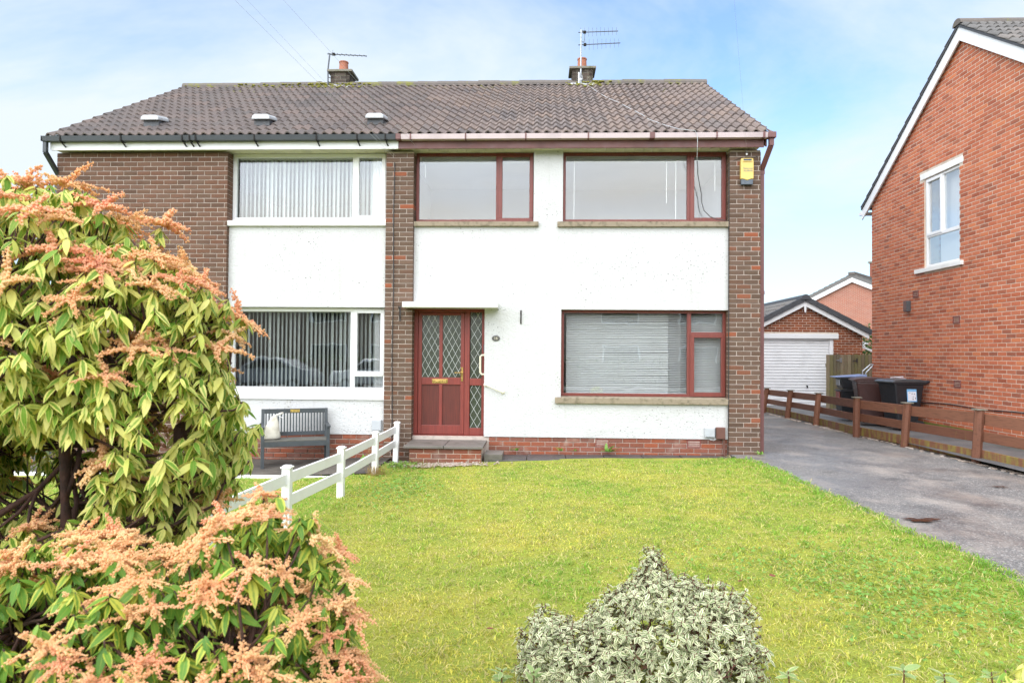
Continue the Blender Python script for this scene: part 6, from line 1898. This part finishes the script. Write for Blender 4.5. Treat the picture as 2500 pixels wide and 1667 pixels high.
# fallen leaves
rs = random.Random(2)
gq = leaf_geo(.05, .032, -.5, .4)
m_ = LM(); m_.leaf(gq, Matrix.Identity(4)); dme = m_.mesh("fallen_leaf", M['dead_leaf'], True)
for (x, y, lab) in ((1.62, -6.0, "curled brown leaf on the lawn, the largest of the pair near the drive edge"), (1.40, -6.1, "curled brown leaf on the lawn left of the pair near the drive edge"), (-.25, -6.9, "small red leaf on the lawn left of the cream shrub"), (1.75, -7.75, "dark dead leaf on the lawn at the lower right"), (.95, -6.95, "dark brown leaf on the lawn just above the cream shrub")):
    o = bpy.data.objects.new("fallen_leaf", dme); COL.objects.link(o); tag(o, lab, "leaf", "dead leaves scattered on the lawn")
    o.location = (x, y, g(x) + .045); o.rotation_euler = (rs.uniform(-.4, .4), rs.uniform(-.4, .4), rs.uniform(0, 6.28)); o.scale = [rs.uniform(.9, 1.5)] * 3
# rusty puddles on the drive
M['puddle'] = simple("peaty puddle", (0.035, 0.018, 0.012), 0.08, 0.0, spec=.6)
def puddle(cx, cy, a, b, label, seed):
    rs_ = random.Random(seed); n = 26; vs = [(cx, cy, .016)]
    for k in range(n):
        t = 2 * math.pi * k / n; r_ = max(.25, 1 + 1.1 * noise.noise(Vector((math.cos(t) * 2.6 + seed, math.sin(t) * 2.6, seed))))
        vs.append((cx + a * r_ * math.cos(t), cy + b * r_ * math.sin(t), .014))
    mb = MB(); mb.add(vs, [(0, 1 + k, 1 + (k + 1) % n) for k in range(n)])
    o = mb.build("puddle", M['puddle'], None); o["kind"] = "structure"
puddle(3.62, -4.2, .16, .07, "", 1.3); puddle(5.5, -2.45, .08, .03, "", 4.1); puddle(5.72, -3.0, .06, .03, "", 7.7)

# small hedge tree behind the gate
def leafball(t, ells, n, L, mat, seed):
    rs_ = random.Random(seed); m_ = LM(); gq = [leaf_geo(L, L * .5, .3, .2, 3) for _ in range(2)]
    for k in range(n):
        e = rs_.choice(ells); v = Vector((rs_.gauss(0, 1), rs_.gauss(0, 1), rs_.gauss(0, 1))).normalized() * rs_.uniform(.5, 1.05) * (1 + .2 * noise.noise(Vector((rs_.random(), k * .01, seed))))
        p = Vector((e[0][0] + v.x * e[1][0], e[0][1] + v.y * e[1][1], e[0][2] + v.z * e[1][2]))
        m_.leaf(rs_.choice(gq), Matrix.Translation(p) @ Matrix.Rotation(rs_.uniform(0, 6.28), 4, 'Z') @ Matrix.Rotation(rs_.uniform(-1.2, 1.2), 4, 'Y') @ Matrix.Rotation(rs_.uniform(-1, 1), 4, 'X') @ Matrix.Scale(rs_.uniform(.6, 1.3), 4))
    return m_.build("crown", mat, t, smooth=True)
HT = thing("garden_tree", "small bushy evergreen tree behind the board gate beside the garage", "tree", (12.3, 14.5, -.02))
MB().tube([(12.3, 14.5, -.02), (12.32, 14.5, 1.2), (12.35, 14.5, 2.0)], [.1, .08, .04], 8).build("trunk", M['bark'], HT, smooth=True)
leafball(HT, [((12.3, 14.5, 1.9), (1.0, .9, .9)), ((11.9, 14.3, 1.5), (.8, .7, .8)), ((12.8, 14.6, 1.5), (.9, .8, .8))], 3500, .11, M['hedge_leaf'], 3)

# ------------------------------------------------------------------ across the street (seen mirrored in the lower windows)
OH = thing("terrace_house", "brown brick house across the street, mirrored in the downstairs windows", "house", (-8, -33, -.2))
MB().box(-30, 26, -36, -33, -.2, 5.2).build("wall", simple("tan brick across the street", (.36, .28, .22), .9, .3, 2), OH)
MB().prism([(-30.5, -32.5, 5.2), (-30.5, -38.5, 5.2), (-30.5, -35.5, 7.6)], (57, 0, 0)).build("roof", M['tile'], OH)
for x in (-27, -22, -15, -11, -6, -1, 4, 9, 15, 21):
    for z in (.9, 3.5):
        w_ = MB().frame(x, x + 2.4, -32.98, -32.9, z, z + 1.2, .08).build("window", M['white_pvc'], OH)
        MB().box(x + .07, x + 2.33, -32.96, -32.94, z + .07, z + 1.13).build("pane", M['void'], w_)
HG = thing("hedge", "clipped dark green hedge in front of the house across the street", "hedge", (-5, -25, -.2))
MB().box(-20, 14, -26.2, -25.2, -.2, 1.1).build("stems", M['bark'], HG)
leafball(HG, [((-18 + 2.2 * k, -25.7, .6), (1.7, .8, .8)) for k in range(15)], 6500, .2, M['hedge_leaf'], 9)
M['car_white'] = simple("white car paint", (.78, .78, .80), .2, 0, coat=1.0); M['car_grey'] = simple("grey car paint", (.32, .34, .38), .25, 0, coat=1.0)
def car(x, y, paint, label):
    t = thing("parked_car", label, "car", (x, y, -.2), 0, "cars parked across the street")
    L, W = 4.2, 1.75
    sd = [(-2.1, .35), (-2.08, .75), (-1.95, .92), (-1.2, 1.0), (-.6, 1.42), (-.2, 1.48), (.8, 1.46), (1.5, 1.05), (1.95, .98), (2.1, .75), (2.1, .35)]
    b0 = MB().prism([(x + a, y - W / 2, -.2 + b) for a, b in sd], (0, W, 0)).build("body", paint, t, bevel=.08)
    for yy in (y - W / 2 - .004, y + W / 2 + .004):
        MB().prism([(x - 1.0, yy, -.2 + 1.03), (x - .52, yy, -.2 + 1.36), (x - .1, yy, -.2 + 1.40), (x + .75, yy, -.2 + 1.38), (x + 1.3, yy, -.2 + 1.05)], (0, .003 if yy > y else -.003, 0)).build("window", M['void'], t)
        for wx in (-1.3, 1.3):
            mw = MB(); mw.lathe([(0, -.1), (.31, -.1), (.31, .1), (0, .1)], 20); mw.xf(Matrix.Translation((x + wx, yy, -.2 + .31)) @ Matrix.Rotation(math.pi / 2, 4, 'X'))
            wo = mw.build("wheel", M['rubber'], t)
            mh = MB(); mh.lathe([(0, -.11), (.2, -.11), (.2, .11), (0, .11)], 14); mh.xf(Matrix.Translation((x + wx, yy, -.2 + .31)) @ Matrix.Rotation(math.pi / 2, 4, 'X')); mh.build("rim", M['steel'], wo)
car(-7.2, -19.4, M['car_white'], "white hatchback parked across the street, mirrored in the window above the bench")
car(-12.2, -19.4, M['car_grey'], "grey hatchback parked across the street, left of the white one in the mirrored view")
